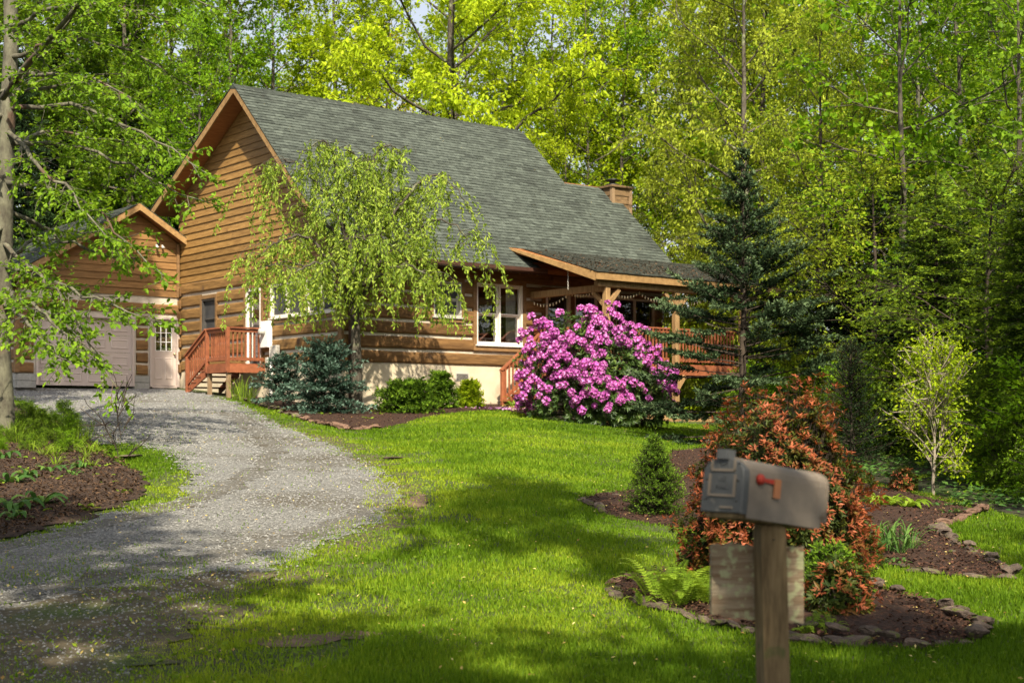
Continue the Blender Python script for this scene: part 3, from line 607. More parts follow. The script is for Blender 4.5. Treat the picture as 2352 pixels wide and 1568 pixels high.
# things on the roof: bud scales on shingles and a mass of dead leaves on the porch roof
def scatter_flat(name, pts, size, mat, kind='stuff', parent=None, lift=0.012, normal=None, seed=5, up=0.35):
    r = np.random.default_rng(seed); n = len(pts); a = r.uniform(0, 2 * pi, n); L_ = size * r.uniform(0.6, 1.5, n)
    D = np.column_stack([np.cos(a), np.sin(a), r.normal(0, up, n)]); Nn = np.column_stack([r.normal(0, .3, n), r.normal(0, .3, n), np.ones(n)])
    V, F = kites(pts + np.array([0, 0, lift]), D, Nn, L_, L_ * r.uniform(.4, .7, n), 0.15)
    return tag(link(name, npmesh(name, V, F, MAT[mat], r.uniform(0, 1, n)), parent), kind=kind)
def kites(P, D, Nn, L_, W_, fold=0.12, mid=0.45):
    """leaf blades: four-cornered, folded along the rib"""
    D = D / np.linalg.norm(D, axis=1, keepdims=True); s_ = np.cross(D, Nn); s_ /= np.maximum(np.linalg.norm(s_, axis=1, keepdims=True), 1e-6); n2 = np.cross(s_, D)
    L_ = np.asarray(L_)[:, None]; W_ = np.asarray(W_)[:, None]
    v1 = P + D * L_ * mid + s_ * W_ * .5 + n2 * W_ * fold; v3 = P + D * L_ * mid - s_ * W_ * .5 + n2 * W_ * fold
    V = np.stack([P, v1, P + D * L_, v3], 1).reshape(-1, 3); k = np.arange(len(P)) * 4
    return V, np.column_stack([k, k + 1, k + 2, k + 3])
r = np.random.default_rng(12)
X = r.uniform(XL, XW, 500); Yv = r.uniform(YE, YR, 500); k = (X < XR) | (Yv < YW); X, Yv = X[k], Yv[k]
scatter_flat('fallen_bud_scales', np.column_stack([X, Yv, zf(Yv)]), 0.045, 'fallen', parent=house, lift=0.02)
X = 5.4 + 6.8 * r.uniform(0, 1, 2600) ** 1.1; t = r.beta(1.2, 1.8, 2600)
scatter_flat('dead_leaves', np.column_stack([X, -3.2 + 2.95 * t, 3.76 + 0.86 * t * 2.95 / 3.02]), 0.06, 'litter_leaf' if 'litter_leaf' in MAT else 'chip', parent=house, lift=0.03)

# ---- chimney chase beyond the wing
ch = MB(); ch.box(10.80, 11.55, 2.00, 2.80, -1.0, 7.08); c_ = ch.build('chimney', MAT['siding_front'], house)
for k in range(6):
    zz = 5.68 + k * 0.235
    MB().hexa([(10.78, 1.965, zz), (11.57, 1.965, zz), (11.57, 1.998, zz), (10.78, 1.998, zz), (10.78, 1.985, zz + .23), (11.57, 1.985, zz + .23), (11.57, 1.998, zz + .23), (10.78, 1.998, zz + .23)]).build('siding_board', MAT['chimney_wood'], c_)
    MB().hexa([(10.765, 2.0, zz), (10.798, 2.0, zz), (10.798, 2.8, zz), (10.765, 2.8, zz), (10.785, 2.0, zz + .23), (10.798, 2.0, zz + .23), (10.798, 2.8, zz + .23), (10.785, 2.8, zz + .23)]).build('siding_board', MAT['chimney_wood'], c_)
for x, y in ((10.75, 1.95), (11.47, 1.95), (10.75, 2.72)): MB().box(x, x + .11, y, y + .11, 5.3, 7.085).build('corner_board', MAT['grey_timber'], c_)
MB().bbox(10.71, 11.62, 1.91, 2.87, 7.09, 7.16, 0.01).build('chimney_cap', MAT['chimney_wood'], c_)
MB().lathe([(0.11, 7.14), (0.12, 7.20), (0.25, 7.22), (0.20, 7.26), (0.10, 7.28), (0.10, 7.36), (0.26, 7.37), (0.16, 7.42), (0.02, 7.44)], 20, (11.17, 2.4, 0)).build('flue_cap', MAT['black_metal'], c_, True)

# ---- meter boxes and conduit on the gable wall
mt = tag(empty('electric_meter', HL(-0.12, 3.43) + (EYE + 1.95,), HR), 'white electric meter box with grey junction box beside the red side steps', 'meter')
fM = lambda a, o, z: (-o + 0.12, a, z)
MB(fM).bbox(-0.02, 0.40, 0.065, 0.20, -0.02, 0.68, 0.01).build('meter_box', MAT['white_paint'], mt)
MB(lambda a, b, c: (-c + 0.12 - 0.20, a + 0.22, b + 0.40)).lathe([(0.10, 0), (0.10, 0.05), (0.085, 0.07), (0.085, 0.12), (0.05, 0.14)], 16).build('meter_dial', MAT['grey_plastic'], mt, True)
MB(fM).bbox(-0.42, -0.08, 0.065, 0.18, -0.36, 0.02, 0.01).build('junction_box', MAT['grey_plastic'], mt)
MB(fM).tube([(-0.05, 0.12, 0.0), (-0.05, 0.12, -1.75)], 0.045, 10).build('conduit', MAT['white_paint'], mt, True)
MB(fM).bbox(0.14, 0.26, 0.065, 0.13, -0.45, -0.28, 0.008).build('switch_box', MAT['grey_plastic'], mt)

# ---- furnishing seen through the big window
def hthing(name, X, Y, z, label, cat, rz=0): return tag(empty(name, HL(X, Y) + (EYE + z,), HR + rz), label, cat)
rc = hthing('rocking_chair', 4.40, 0.55, 1.5, 'white slat-backed chair behind the large front window', 'chair')
MB().bbox(-0.27, 0.27, -0.25, 0.28, 0.42, 0.46).build('seat', MAT['white_paint'], rc)
for x in (-0.25, 0.25):
    MB().bar((x, -0.24, 0), (x, -0.24, 0.64), 0.045, 0.045, (0, 1, 0)).build('leg', MAT['white_paint'], rc)
    MB().bar((x, 0.26, 0), (x, 0.40, 1.18), 0.045, 0.045, (0, 1, 0)).build('leg', MAT['white_paint'], rc)
    MB().bbox(x - .04, x + .04, -0.28, 0.32, 0.64, 0.665).build('arm_rest', MAT['white_paint'], rc)
for i in range(7): MB().bar((-0.18 + i * .06, 0.29, 0.46), (-0.18 + i * .06, 0.395, 1.12), 0.03, 0.012, (0, 1, 0)).build('slat', MAT['white_paint'], rc)
MB().bar((-0.27, 0.40, 1.16), (0.27, 0.40, 1.16), 0.09, 0.03).build('top_rail', MAT['white_paint'], rc)
tb = hthing('dining_table', 5.05, 1.1, 1.5, 'white table beside the slat-backed chair inside the window', 'table')
MB().bbox(-0.45, 0.45, -0.4, 0.4, 0.70, 0.74).build('tabletop', MAT['white_paint'], tb)
for x in (-.4, .4):
    for y in (-.35, .35): MB().bar((x, y, 0), (x, y, 0.70), 0.06, 0.06, (0, 1, 0)).build('leg', MAT['white_paint'], tb)
cu = MB(fF); n = 30
cu.add([(5.27 + 0.30 * i / n, -0.20 + 0.035 * sin(i * 1.3), zz) for zz in (2.02, 3.66) for i in range(n + 1)], [(i, i + 1, n + 2 + i, n + 1 + i) for i in range(n)])
cu.add([(5.27 + 0.30 * i / n, -0.212 + 0.035 * sin(i * 1.3), zz) for zz in (2.02, 3.66) for i in range(n + 1)], [(i, n + 1 + i, n + 2 + i, i + 1) for i in range(n)])
tag(cu.build('curtain', MAT['curtain'], None, True), 'white pleated curtain hanging inside the right side of the large window', 'curtain')
cur = bpy.data.objects['curtain']; cur.location = house.location; cur.rotation_euler = house.rotation_euler
lp = hthing('pendant_lamp', 4.32, 0.9, 3.28, 'glowing amber globe lamp behind the top of the large window', 'lamp')
MB().lathe([(0.03, 0.14), (0.12, 0.11), (0.16, 0.02), (0.12, -0.08), (0.02, -0.12)], 20).build('globe', MAT['lamp_glow'], lp, True)
MB().tube([(0, 0, 0.14), (0, 0, 0.82)], 0.012, 6).build('stem', MAT['brass'], lp)

# ------------------------------------------------------------------ garage
gar = tag(empty('attached_garage', (HX, HYY, EYE), HR), 'log garage with beige roller door joined to the left end of the log house', 'garage')
GX1, GL = -0.012, 4.85; GYR, GZR = 1.47, 6.23
gzr = lambda a: GZR - 0.62 * abs(a - GYR)      # a = distance left of the house wall
OK = [(1.46, 4.33, 0.98, 2.98), (0.06, 0.98, 0.98, 3.02)]
GZ0 = 1.32
wall_backing(fK, 0.012, GL, GZ0 - .02, 3.62, OK, 'chinking', gar)
logs(fK, 0.012, GL - 0.05, [GZ0 + 0.36 * k for k in range(6)], 0.29, OK, 'log_front', gar, 0.0, 0.07)
fS = lambda a, o, z: (-GL - o, 9.1 + a, z)     # left side wall
wall_backing(fS, 0.0, 6.5, GZ0 - .02, 3.62, [], 'chinking', gar)
logs(fS, 0.06, 6.5, [GZ0 + 0.36 * k for k in range(6)], 0.29, [], 'log_gable', gar)
MB().bbox(-GL - 0.075, -GL + 0.06, 9.1 - 0.075, 9.1 + 0.055, GZ0, 3.62, 0.008).build('corner_board', MAT['trim_wood'], gar)
MB().bbox(-0.14, -0.065, 9.1 - 0.09, 9.1 - 0.0, 3.62, 5.2, 0.006).build('corner_board', MAT['trim_wood'], gar)
for (a0, a1) in ((0.98, 1.46), (4.33, GL)):     # block courses at the base
    for k in range(2):
        n = max(1, round((a1 - a0) / 0.4))
        for i in range(n): MB(fK).bbox(a0 + (a1 - a0) * i / n + .006, a0 + (a1 - a0) * (i + 1) / n - .006, -0.15, 0.05, 0.90 + k * 0.2, 1.09 + k * 0.2, 0.008).build('concrete_block', MAT['block'], gar)
for k in range(2):
    for i in range(16): MB(fS).bbox(i * 0.4 + .006, i * 0.4 + .394, -0.15, 0.05, 0.90 + k * 0.2, 1.09 + k * 0.2, 0.008).build('concrete_block', MAT['block'], gar)
MB(fK).box(0.012, GL, -0.3, -0.15, 0.4, 0.90).build('footing', MAT['block'], gar)
# upper siding
m = MB(fK); poly = [(0.012, 3.62), (GL, 3.62), (GL, gzr(GL) - .15), (GYR, GZR - .15), (0.012, gzr(0) - .15)]
m.add([(a, -0.2, z) for a, z in poly] + [(a, 0, z) for a, z in poly], [(4, 3, 2, 1, 0), (5, 6, 7, 8, 9)] + [(i, (i + 1) % 5, 5 + (i + 1) % 5, 5 + i) for i in range(5)]).build('gable_sheathing', MAT['siding_front'], gar)
z = 3.625
while z < GZR - 0.35:
    sp = lambda z: (0.03 if z < gzr(0.03) - .16 else GYR - (GZR - .16 - z) / .62, GL if z < gzr(GL) - .16 else GYR + (GZR - .16 - z) / .62)
    l0, h0 = sp(z); l1, h1 = sp(z + ex)
    MB(fK).hexa([(l0, .002, z), (h0, .002, z), (h0, .040, z), (l0, .040, z), (l1, .002, z + ex), (h1, .002, z + ex), (h1, .010, z + ex + .01), (l1, .010, z + ex + .01)]).build('siding_board', MAT['siding_front'], gar); z += ex
# roof
gd = 7.0
def gslab(a0, a1):
    c = [(-a0, 8.68, gzr(a0)), (-a1, 8.68, gzr(a1)), (-a1, 9.1 + gd, gzr(a1)), (-a0, 9.1 + gd, gzr(a0))]
    slab('roof_deck', c, 0.11, 'soffit_wood', gar)
gslab(GYR, 5.75); gslab(0.02, GYR - .001)
for a0, a1 in ((GYR, 5.75), (GYR, 0.02)):
    MB().hexa([(-a0, 8.63, gzr(a0) - .19), (-a0, 8.678, gzr(a0) - .19), (-a1, 8.678, gzr(a1) - .19), (-a1, 8.63, gzr(a1) - .19), (-a0, 8.63, gzr(a0) - .005), (-a0, 8.678, gzr(a0) - .005), (-a1, 8.678, gzr(a1) - .005), (-a1, 8.63, gzr(a1) - .005)]).build('rake_board', MAT['fascia_wood'], gar)
gar.matrix_basis = Matrix.LocRotScale(gar.location, gar.rotation_euler, None)
shingle_field('shingles', (-5.78, 9.1 + gd, gzr(5.75) + .0), (0, -1, 0), (1, 0, 0.62), gd + 0.5, sqrt(1 + .62 ** 2) * (5.75 - GYR), 0.142, 0.27, 'shingle', gar, 0)
shingle_field('shingles', (-0.02, 8.62, gzr(0.02)), (0, 1, 0), (-1, 0, 0.62), gd + 0.4, sqrt(1 + .62 ** 2) * (GYR - .02), 0.142, 0.26, 'shingle', gar, 0)
MB().box(-GL + .2, -0.02, 9.1 + 6.3, 9.1 + 6.5, 0.9, 4.4).build('back_wall', MAT['siding_front'], gar)
# roller door: four rows of raised panels
a0, a1, z0, z1 = OK[0]
for k in range(4):
    zb, zt = z0 + (z1 - z0 - .06) * k / 4, z0 + (z1 - z0 - .06) * (k + 1) / 4
    row = MB(fK).box(a0 + .05, a1 - .05, -0.10, -0.065, zb + .004, zt - .004).build('door_section', MAT['beige_paint'], gar)
    for i in range(4):
        p = a0 + .05 + (a1 - a0 - .1) * i / 4; q = a0 + .05 + (a1 - a0 - .1) * (i + 1) / 4
        s_ = MB(fK); b0, b1, c0, c1 = p + .09, q - .09, zb + .11, zt - .11
        s_.loft([[(b0, -0.064, c0), (b1, -0.064, c0), (b1, -0.064, c1), (b0, -0.064, c1)], [(b0 + .02, -0.046, c0 + .02), (b1 - .02, -0.046, c0 + .02), (b1 - .02, -0.046, c1 - .02), (b0 + .02, -0.046, c1 - .02)], [(b0 + .05, -0.058, c0 + .05), (b1 - .05, -0.058, c0 + .05), (b1 - .05, -0.058, c1 - .05), (b0 + .05, -0.058, c1 - .05)]]).build('raised_panel', MAT['beige_paint'], row)
dt = MB(fK).box(a0, a0 + .06, -.12, .07, z0, z1).box(a1 - .06, a1, -.12, .07, z0, z1).box(a0 + .06, a1 - .06, -.12, .07, z1 - .06, z1).build('door_frame', MAT['beige_paint'], gar)
# side door with nine lights
a0, a1, z0, z1 = OK[1]
MB(fK).box(a0, a0 + .07, -.1, .07, z0, z1).box(a1 - .07, a1, -.1, .07, z0, z1).box(a0 + .07, a1 - .07, -.1, .07, z1 - .06, z1).box(a0 + .07, a1 - .07, -.1, .05, z0 - .03, z0 + .03).build('door_frame', MAT['beige_paint'], gar)
p, q, b, t = a0 + .075, a1 - .075, z0 + .04, z1 - .065
g0, g1, k0, k1 = p + .13, q - .13, b + 1.02, t - .12
dr = MB(fK).box(p, g0, -.07, -.03, b, t).box(g1, q, -.07, -.03, b, t).box(g0, g1, -.07, -.03, b, k0).box(g0, g1, -.07, -.03, k1, t).build('door', MAT['beige_paint'], gar)
for i in range(3):
    for j in range(3):
        x0, x1 = g0 + (g1 - g0) * i / 3 + .008, g0 + (g1 - g0) * (i + 1) / 3 - .008; y0, y1 = k0 + (k1 - k0) * j / 3 + .008, k0 + (k1 - k0) * (j + 1) / 3 - .008
        MB(fK).add([(x0, -.05, y0), (x1, -.05, y0), (x1, -.05, y1), (x0, -.05, y1)], [(0, 1, 2, 3)]).build('pane', MAT['glass'], dr)
mu = MB(fK)
for i in range(4): mu.box(g0 + (g1 - g0) * i / 3 - .008, g0 + (g1 - g0) * i / 3 + .008, -.06, -.025, k0 - .008, k1 + .008)
for i in range(4):
    for s_ in range(3): mu.box(g0 + (g1 - g0) * s_ / 3 + .008, g0 + (g1 - g0) * (s_ + 1) / 3 - .008, -.06, -.025, k0 + (k1 - k0) * i / 3 - .008, k0 + (k1 - k0) * i / 3 + .008)
mu.build('glazing_bars', MAT['white_paint'], dr)
for x0, x1 in ((p + .10, (p + q) / 2 - .05), ((p + q) / 2 + .05, q - .10)):
    c0, c1 = b + .18, b + .82
    MB(fK).loft([[(x0, -.029, c0), (x1, -.029, c0), (x1, -.029, c1), (x0, -.029, c1)], [(x0 + .02, -.014, c0 + .02), (x1 - .02, -.014, c0 + .02), (x1 - .02, -.014, c1 - .02), (x0 + .02, -.014, c1 - .02)], [(x0 + .045, -.024, c0 + .045), (x1 - .045, -.024, c0 + .045), (x1 - .045, -.024, c1 - .045), (x0 + .045, -.024, c1 - .045)]]).build('raised_panel', MAT['beige_paint'], dr)
MB(lambda a, b_, c: (-(p + .06) + a, 9.1 + .03 - c, b + .93 + b_)).lathe([(.028, 0), (.028, .01), (.012, .015), (.012, .04), (.03, .05), (.035, .07), (.02, .085)], 14).build('door_knob', MAT['brass'], dr, True)
fl = tag(empty('flood_light', HL(-0.72, 9.06) + (EYE + 5.05,), HR), 'twin white flood light under the garage gable', 'light')
MB().lathe([(.05, .10), (.05, .14)], 12).build('base', MAT['black_metal'], fl)
for sx in (-1, 1):
    MB(lambda a, b_, c: (a + sx * .09, b_ - .10 - c * .6, c * -.7 + .05)).lathe([(.02, -.05), (.03, 0), (.045, .05), (.05, .09), (.035, .10)], 12).build('lamp_head', MAT['grey_plastic'], fl, True)

# ------------------------------------------------------------------ side landing with steps (red-stained)
def rail_bits(parent, p, q, gap=0.125, top=0.92, mat='red_stain', ends=True):
    """top rail, bottom rail and balusters between two floor points (may slope)"""
    p, q = Vector(p), Vector(q); d = q - p; n = max(2, round(Vector((d.x, d.y, 0)).length / gap)); up = Vector((0, 0, 1))
    MB().bar(tuple(p + up * (top + .02)), tuple(q + up * (top + .02)), 0.13, 0.038).build('top_rail', MAT[mat], parent)
    MB().bar(tuple(p + up * (top - .05)), tuple(q + up * (top - .05)), 0.04, 0.085).build('sub_rail', MAT[mat], parent)
    MB().bar(tuple(p + up * .12), tuple(q + up * .12), 0.04, 0.085).build('bottom_rail', MAT[mat], parent)
    nrm = d.cross(up).normalized() * 0.041
    for i in range(1, n):
        o = p + d * i / n + nrm
        MB().bar(tuple(o + up * .06), tuple(o + up * (top - .005)), 0.036, 0.036, (d.x, d.y, 0)).build('baluster', MAT[mat], parent)
sl = tag(empty('side_landing', (HX, HYY, EYE), HR), 'small red-stained landing with railing and steps on the gable end', 'deck')
FL, U0, U1, DX = 1.5, 3.85, 5.06, -1.145
for i in range(8): MB().box(DX + i * .14 + .003, DX + (i + 1) * .14 - .003, U0, U1, FL - .03, FL).build('deck_board', MAT['red_stain'], sl)
for bx in ((DX - .04, -.07, U0 - .04, U0), (DX - .04, -.07, U1, U1 + .04), (DX - .04, DX, U0, U1)): MB().box(bx[0], bx[1], bx[2], bx[3], FL - .24, FL - .032).build('rim_board', MAT['red_stain'], sl)
for u in (U0 + .06, U1 - .06):
    gx_, gy_ = HL(DX + .05, u)
    MB().bbox(DX + .005, DX + .105, u - .05, u + .05, gz(gx_, gy_) - EYE - .3, FL - .245, .006).build('post', MAT['grey_timber'], sl)
for u in (U0 + .0, U1 - .03): MB().bbox(DX - .05, DX + .045, u - .045, u + .045, FL - .22, FL + .93, .006).build('rail_post', MAT['red_stain'], sl)
rail_bits(sl, (DX, U0 + .05, FL), (DX, U1 - .08, FL)); rail_bits(sl, (-.09, U0, FL), (DX + .05, U0, FL))
gx_, gy_ = HL(-.6, 6.35); gb = gz(gx_, gy_) - EYE; nst = 4; run = 0.29; rise = (FL - gb) / (nst + 1)
for i in range(nst):
    u = U1 + .03 + run * i; zt = FL - rise * (i + 1)
    MB().box(DX - .02, -.12, u, u + run + .03, zt - .04, zt).build('tread', MAT['red_stain'], sl)
uE = U1 + .03 + run * nst
for x in (DX - .004, -.20):
    MB().hexa([(x, U1 + .041, FL - .32), (x + .045, U1 + .041, FL - .32), (x + .045, uE, gb - .05), (x, uE, gb - .05), (x, U1 + .041, FL - .05), (x + .045, U1 + .041, FL - .05), (x + .045, uE, gb + .12), (x, uE, gb + .12)]).build('stringer', MAT['red_stain'], sl)
MB().bbox(DX - .045, DX + .045, uE - .05, uE + .04, gb - .1, gb + .98, .006).build('rail_post', MAT['red_stain'], sl)
rail_bits(sl, (DX, U1 + .02, FL), (DX, uE + .08, gb + .05))

# ------------------------------------------------------------------ front porch deck, posts and steps
po = tag(empty('front_porch', (HX, HYY, EYE), HR), 'red-stained porch deck with railing, timber posts and steps under the shed roof', 'porch')
PXs = [5.98, 8.47, 11.05]; PY = -2.92; PX0, PX1 = 5.90, 11.15
for i in range(21): MB().box(PX0, PX1, PY + i * .139 + .003, PY + (i + 1) * .139 - .003, FL - .03, FL).build('deck_board', MAT['red_stain'], po)
for bx in ((PX0 - .045, PX1 + .045, PY - .045, PY), (PX0 - .045, PX0, PY, -.075), (PX1, PX1 + .045, PY, -.075)): MB().box(bx[0], bx[1], bx[2], bx[3], FL - .29, FL - .032).build('rim_board', MAT['red_stain'], po)
for x in PXs:
    gx_, gy_ = HL(x, PY)
    MB().bbox(x - .075, x + .075, PY - .20, PY - .05, gz(gx_, gy_) - EYE - .25, 3.40, .008).build('post', MAT['porch_timber'], po)
    for sx in (-1, 1):
        if (x == PXs[0] and sx < 0) is False: MB().bar((x + sx * .06, PY - .125, 2.95), (x + sx * .42, PY - .125, 3.36), .10, .10, (0, 1, 0)).build('knee_brace', MAT['porch_timber'], po)
        MB().bar((x + sx * .06, PY - .125, 0.85), (x + sx * .32, PY - .125, 1.18), .10, .10, (0, 1, 0)).build('knee_brace', MAT['porch_timber'], po)
MB().bar((PXs[0], PY - .06, 2.95), (PXs[0], PY + .34, 3.30), .10, .10, (1, 0, 0)).build('knee_brace', MAT['porch_timber'], po)
MB().bbox(5.62, 12.3, PY - .20, PY - .05, 3.403, 3.60, .008).build('beam', MAT['porch_timber'], po)
MB().bbox(5.90, 6.05, PY - .045, -.07, 3.30, 3.48, .008).build('beam', MAT['porch_timber'], po)
for x0, x1 in ((6.1, 8.35), (8.6, 10.93)): rail_bits(po, (x0, PY + .02, FL), (x1, PY + .02, FL))
rail_bits(po, (PX0 + .03, PY + .03, FL), (PX0 + .03, -1.72, FL)); rail_bits(po, (PX0 + .03, -.62, FL), (PX0 + .03, -.08, FL))
gx_, gy_ = HL(4.2, -1.2); gb = gz(gx_, gy_) - EYE; nst = 5; run = 0.275; rise = (FL - gb) / (nst + 1); y0, y1 = -1.65, -.72
for i in range(nst):
    xx = PX0 - .05 - run * (i + 1); zt = FL - rise * (i + 1)
    MB().box(xx - .02, xx + run, y0 - .02, y1 + .02, zt - .04, zt).build('tread', MAT['red_stain'], po)
    MB().box(xx + run - .004, xx + run + .016, y0 + .05, y1 - .05, zt + .002, zt + rise - .042).build('riser', MAT['red_stain'], po)
xE = PX0 - .05 - run * nst
for y in (y0 - .07, y1 + .025):
    MB().hexa([(xE, y, gb - .05), (PX0 - .047, y, FL - .34), (PX0 - .047, y + .045, FL - .34), (xE, y + .045, gb - .05), (xE, y, gb + .10), (PX0 - .047, y, FL - .06), (PX0 - .047, y + .045, FL - .06), (xE, y + .045, gb + .10)]).build('stringer', MAT['red_stain'], po)
for y in (y0 - .05, y1 + .05):
    MB().bbox(xE - .05, xE + .04, y - .045, y + .045, gb - .1, gb + .95, .006).build('rail_post', MAT['red_stain'], po)
    MB().bbox(PX0 - .05, PX0 + .04, y - .045, y + .045, FL - .2, FL + .93, .006).build('rail_post', MAT['red_stain'], po)
    rail_bits(po, (xE - .06, y, gb + .03), (PX0, y, FL))
# timber edging and old posts below the deck
for i, (x0, x1) in enumerate(((7.2, 8.36), (8.58, 11.2))):
    gx_, gy_ = HL((x0 + x1) / 2, PY - .12); zb = gz(gx_, gy_) - EYE
    e_ = MB().bbox(x0, x1, PY - .20, PY - .06, zb - .12, zb + .14, .01).build('landscape_timber', MAT['porch_timber'])
    e_.location = house.location; e_.rotation_euler = house.rotation_euler
    tag(e_, ['weathered landscape timber between the flowering rhododendron and porch post', 'long landscape timber edging the mulch below the raised porch deck'][i], 'timber')
for x, y, wd, lab in ((8.02, -2.55, .2, 'wide grey board standing on end beneath the porch deck'), (7.72, -2.35, .12, 'thin grey support post beneath the porch deck')):
    gx_, gy_ = HL(x, y); zb = gz(gx_, gy_) - EYE
    e_ = MB().bbox(x - wd / 2, x + wd / 2, y - .05, y + .05, zb - .15, FL - .04, .006).build('support_post', MAT['grey_timber']); e_.location = house.location; e_.rotation_euler = house.rotation_euler
    tag(e_, lab, 'post')
# string of lights along the beam
st = tag(empty('string_lights', HL(5.98, PY) + (EYE + 3.25,), HR), 'string of small clear bulbs swagged under the porch beam', 'string lights')
bm = MB().lathe([(.004, 0), (.012, -.008), (.014, -.03), (.017, -.05), (.010, -.075), (.002, -.082)], 8).mesh('bulb', MAT['bulb'], True)
def swag(p, q, sag, n=11):
    p, q = Vector(p), Vector(q); pts = []
    for i in range(n + 1):
        t = i / n; o = p.lerp(q, t); o.z -= sag * 4 * t * (1 - t); pts.append(o)
    MB().tube([tuple(o) for o in pts], .006, 4).build('cable', MAT['black_metal'], st)
    for o in pts[:-1]: link('bulb', bm, st, loc=tuple(o))
oX = 5.98
swag((-.02, 2.75, -.05), (-.02, 1.3, .12), .16); swag((-.02, 1.3, .12), (-.02, .05, .16), .12)
swag((.15, .02, .16), (1.3, .02, .12), .16); swag((1.3, .02, .12), (2.45, .02, .14), .18); swag((2.55, .02, .14), (3.8, .02, .12), .2); swag((3.8, .02, .12), (5.05, .02, .14), .2)
swag((.55, 2.78, .12), (.55, 2.78, -1.45), 0, 9); swag((2.9, 2.78, .12), (2.9, 2.78, -1.3), 0, 9)
# porch lantern and a hanging chain
ln = hthing('wall_lantern', 8.68, -0.12, 3.05, 'black wall lantern on the porch logs between the windows', 'lantern')
MB().lathe([(.02, .20), (.05, .17), (.09, .13), (.07, .12), (.075, -.08), (.05, -.12), (.02, -.15)], 10).build('lantern_body', MAT['black_metal'], ln, True)
MB().bar((0, .0, .15), (0, .10, .2), .03, .03).build('bracket', MAT['black_metal'], ln)
cn = hthing('hanging_chain', 5.46, -2.15, 3.85, 'thin chain hanging from the porch roof edge', 'chain')
for i in range(11):
    a = (i % 2) * pi / 2; MB().tube([(cos(a) * .018 * cos(t * pi / 4), sin(a) * .018 * cos(t * pi / 4), -.045 * i + .03 * sin(t * pi / 4)) for t in range(9)], .005, 4).build('chain_link', MAT['grey_plastic'], cn)

# ------------------------------------------------------------------ vegetation generators
def nrm(a): return a / np.maximum(np.linalg.norm(a, axis=-1, keepdims=True), 1e-9)
class Wood:
    def __init__(s): s.V = []; s.F = []; s.n = 0
    def tube(s, pts, rad, k=5):
        pts = np.asarray(pts, float); n = len(pts); rad = np.broadcast_to(np.asarray(rad, float), (n,))
        d = np.gradient(pts, axis=0); d = nrm(d); ref = np.array([.21, .33, .92]); x = nrm(np.cross(d, ref)); y = np.cross(d, x)
        a = np.arange(k) * 2 * pi / k
        ring = pts[:, None] + (x[:, None] * np.cos(a)[None, :, None] + y[:, None] * np.sin(a)[None, :, None]) * rad[:, None, None]
        i = np.arange(n - 1)[:, None] * k; j = np.arange(k)[None]; j2 = (j + 1) % k
        s.F.append(np.stack([i + j, i + j2, i + k + j2, i + k + j], -1).reshape(-1, 4) + s.n); s.V.append(ring.reshape(-1, 3)); s.n += n * k
    def twigs(s, A, B, r):     # many straight three-sided twigs
        A, B = np.asarray(A), np.asarray(B); n = len(A); d = nrm(B - A); x = nrm(np.cross(d, np.array([.21, .33, .92]))); y = np.cross(d, x)
        a = np.arange(3) * 2 * pi / 3; off = x[:, None] * np.cos(a)[None, :, None] + y[:, None] * np.sin(a)[None, :, None]
        r = np.broadcast_to(np.asarray(r, float), (n,))[:, None, None]
        V = np.concatenate([A[:, None] + off * r, B[:, None] + off * r * .35], 1).reshape(-1, 3)
        b = np.arange(n)[:, None] * 6; q = np.array([(0, 1, 4, 3), (1, 2, 5, 4), (2, 0, 3, 5)])
        s.F.append((b[:, :, None] + q[None]).reshape(-1, 4) + s.n); s.V.append(V); s.n += n * 6
    def mesh(s, name, mat): return npmesh(name, np.vstack(s.V), np.vstack(s.F), mat, smooth=True)

def curve(p, d, L_, n, r, up=0.0, wob=0.15):
    """a wandering shoot: start, direction, length, steps; up bends it to the sky (or down)"""
    pts = [np.array(p, float)]; d = nrm(np.array(d, float))
    for _ in range(n):
        d = nrm(d + r.normal(0, wob, 3) + np.array([0, 0, up])); pts.append(pts[-1] + d * L_ / n)
    return np.array(pts)
def along(pts, t):
    i = np.clip(t * (len(pts) - 1), 0, len(pts) - 1.001); k = int(i); return pts[k] + (pts[k + 1] - pts[k]) * (i - k), nrm(pts[k + 1] - pts[k])

def leafcloud(A, B, per, L_, W_, r, droop=0.2, flat=0.5, spread=0.065, dirw=0.5, tint=None):
    """`per` leaves along each twig A->B"""
    n = len(A); k = per; u = r.uniform(0.1, 1.05, (n, k, 1)); P = A[:, None] + (B - A)[:, None] * u + r.normal(0, spread, (n, k, 3))
    D = nrm(B - A)[:, None] * dirw + r.normal(0, .6, (n, k, 3)); D[..., 2] -= droop
    Nn = r.normal(0, flat, (n, k, 3)); Nn[..., 2] += 1
    LL = L_ * r.uniform(.65, 1.25, n * k)
    V, F = kites(P.reshape(-1, 3), D.reshape(-1, 3), Nn.reshape(-1, 3), LL, LL * W_ * r.uniform(.85, 1.15, n * k))
    t = np.repeat(r.uniform(0, 1, n), k) * .45 + r.uniform(0, .55, n * k) if tint is None else tint(P.reshape(-1, 3), r)
    return V, F, t

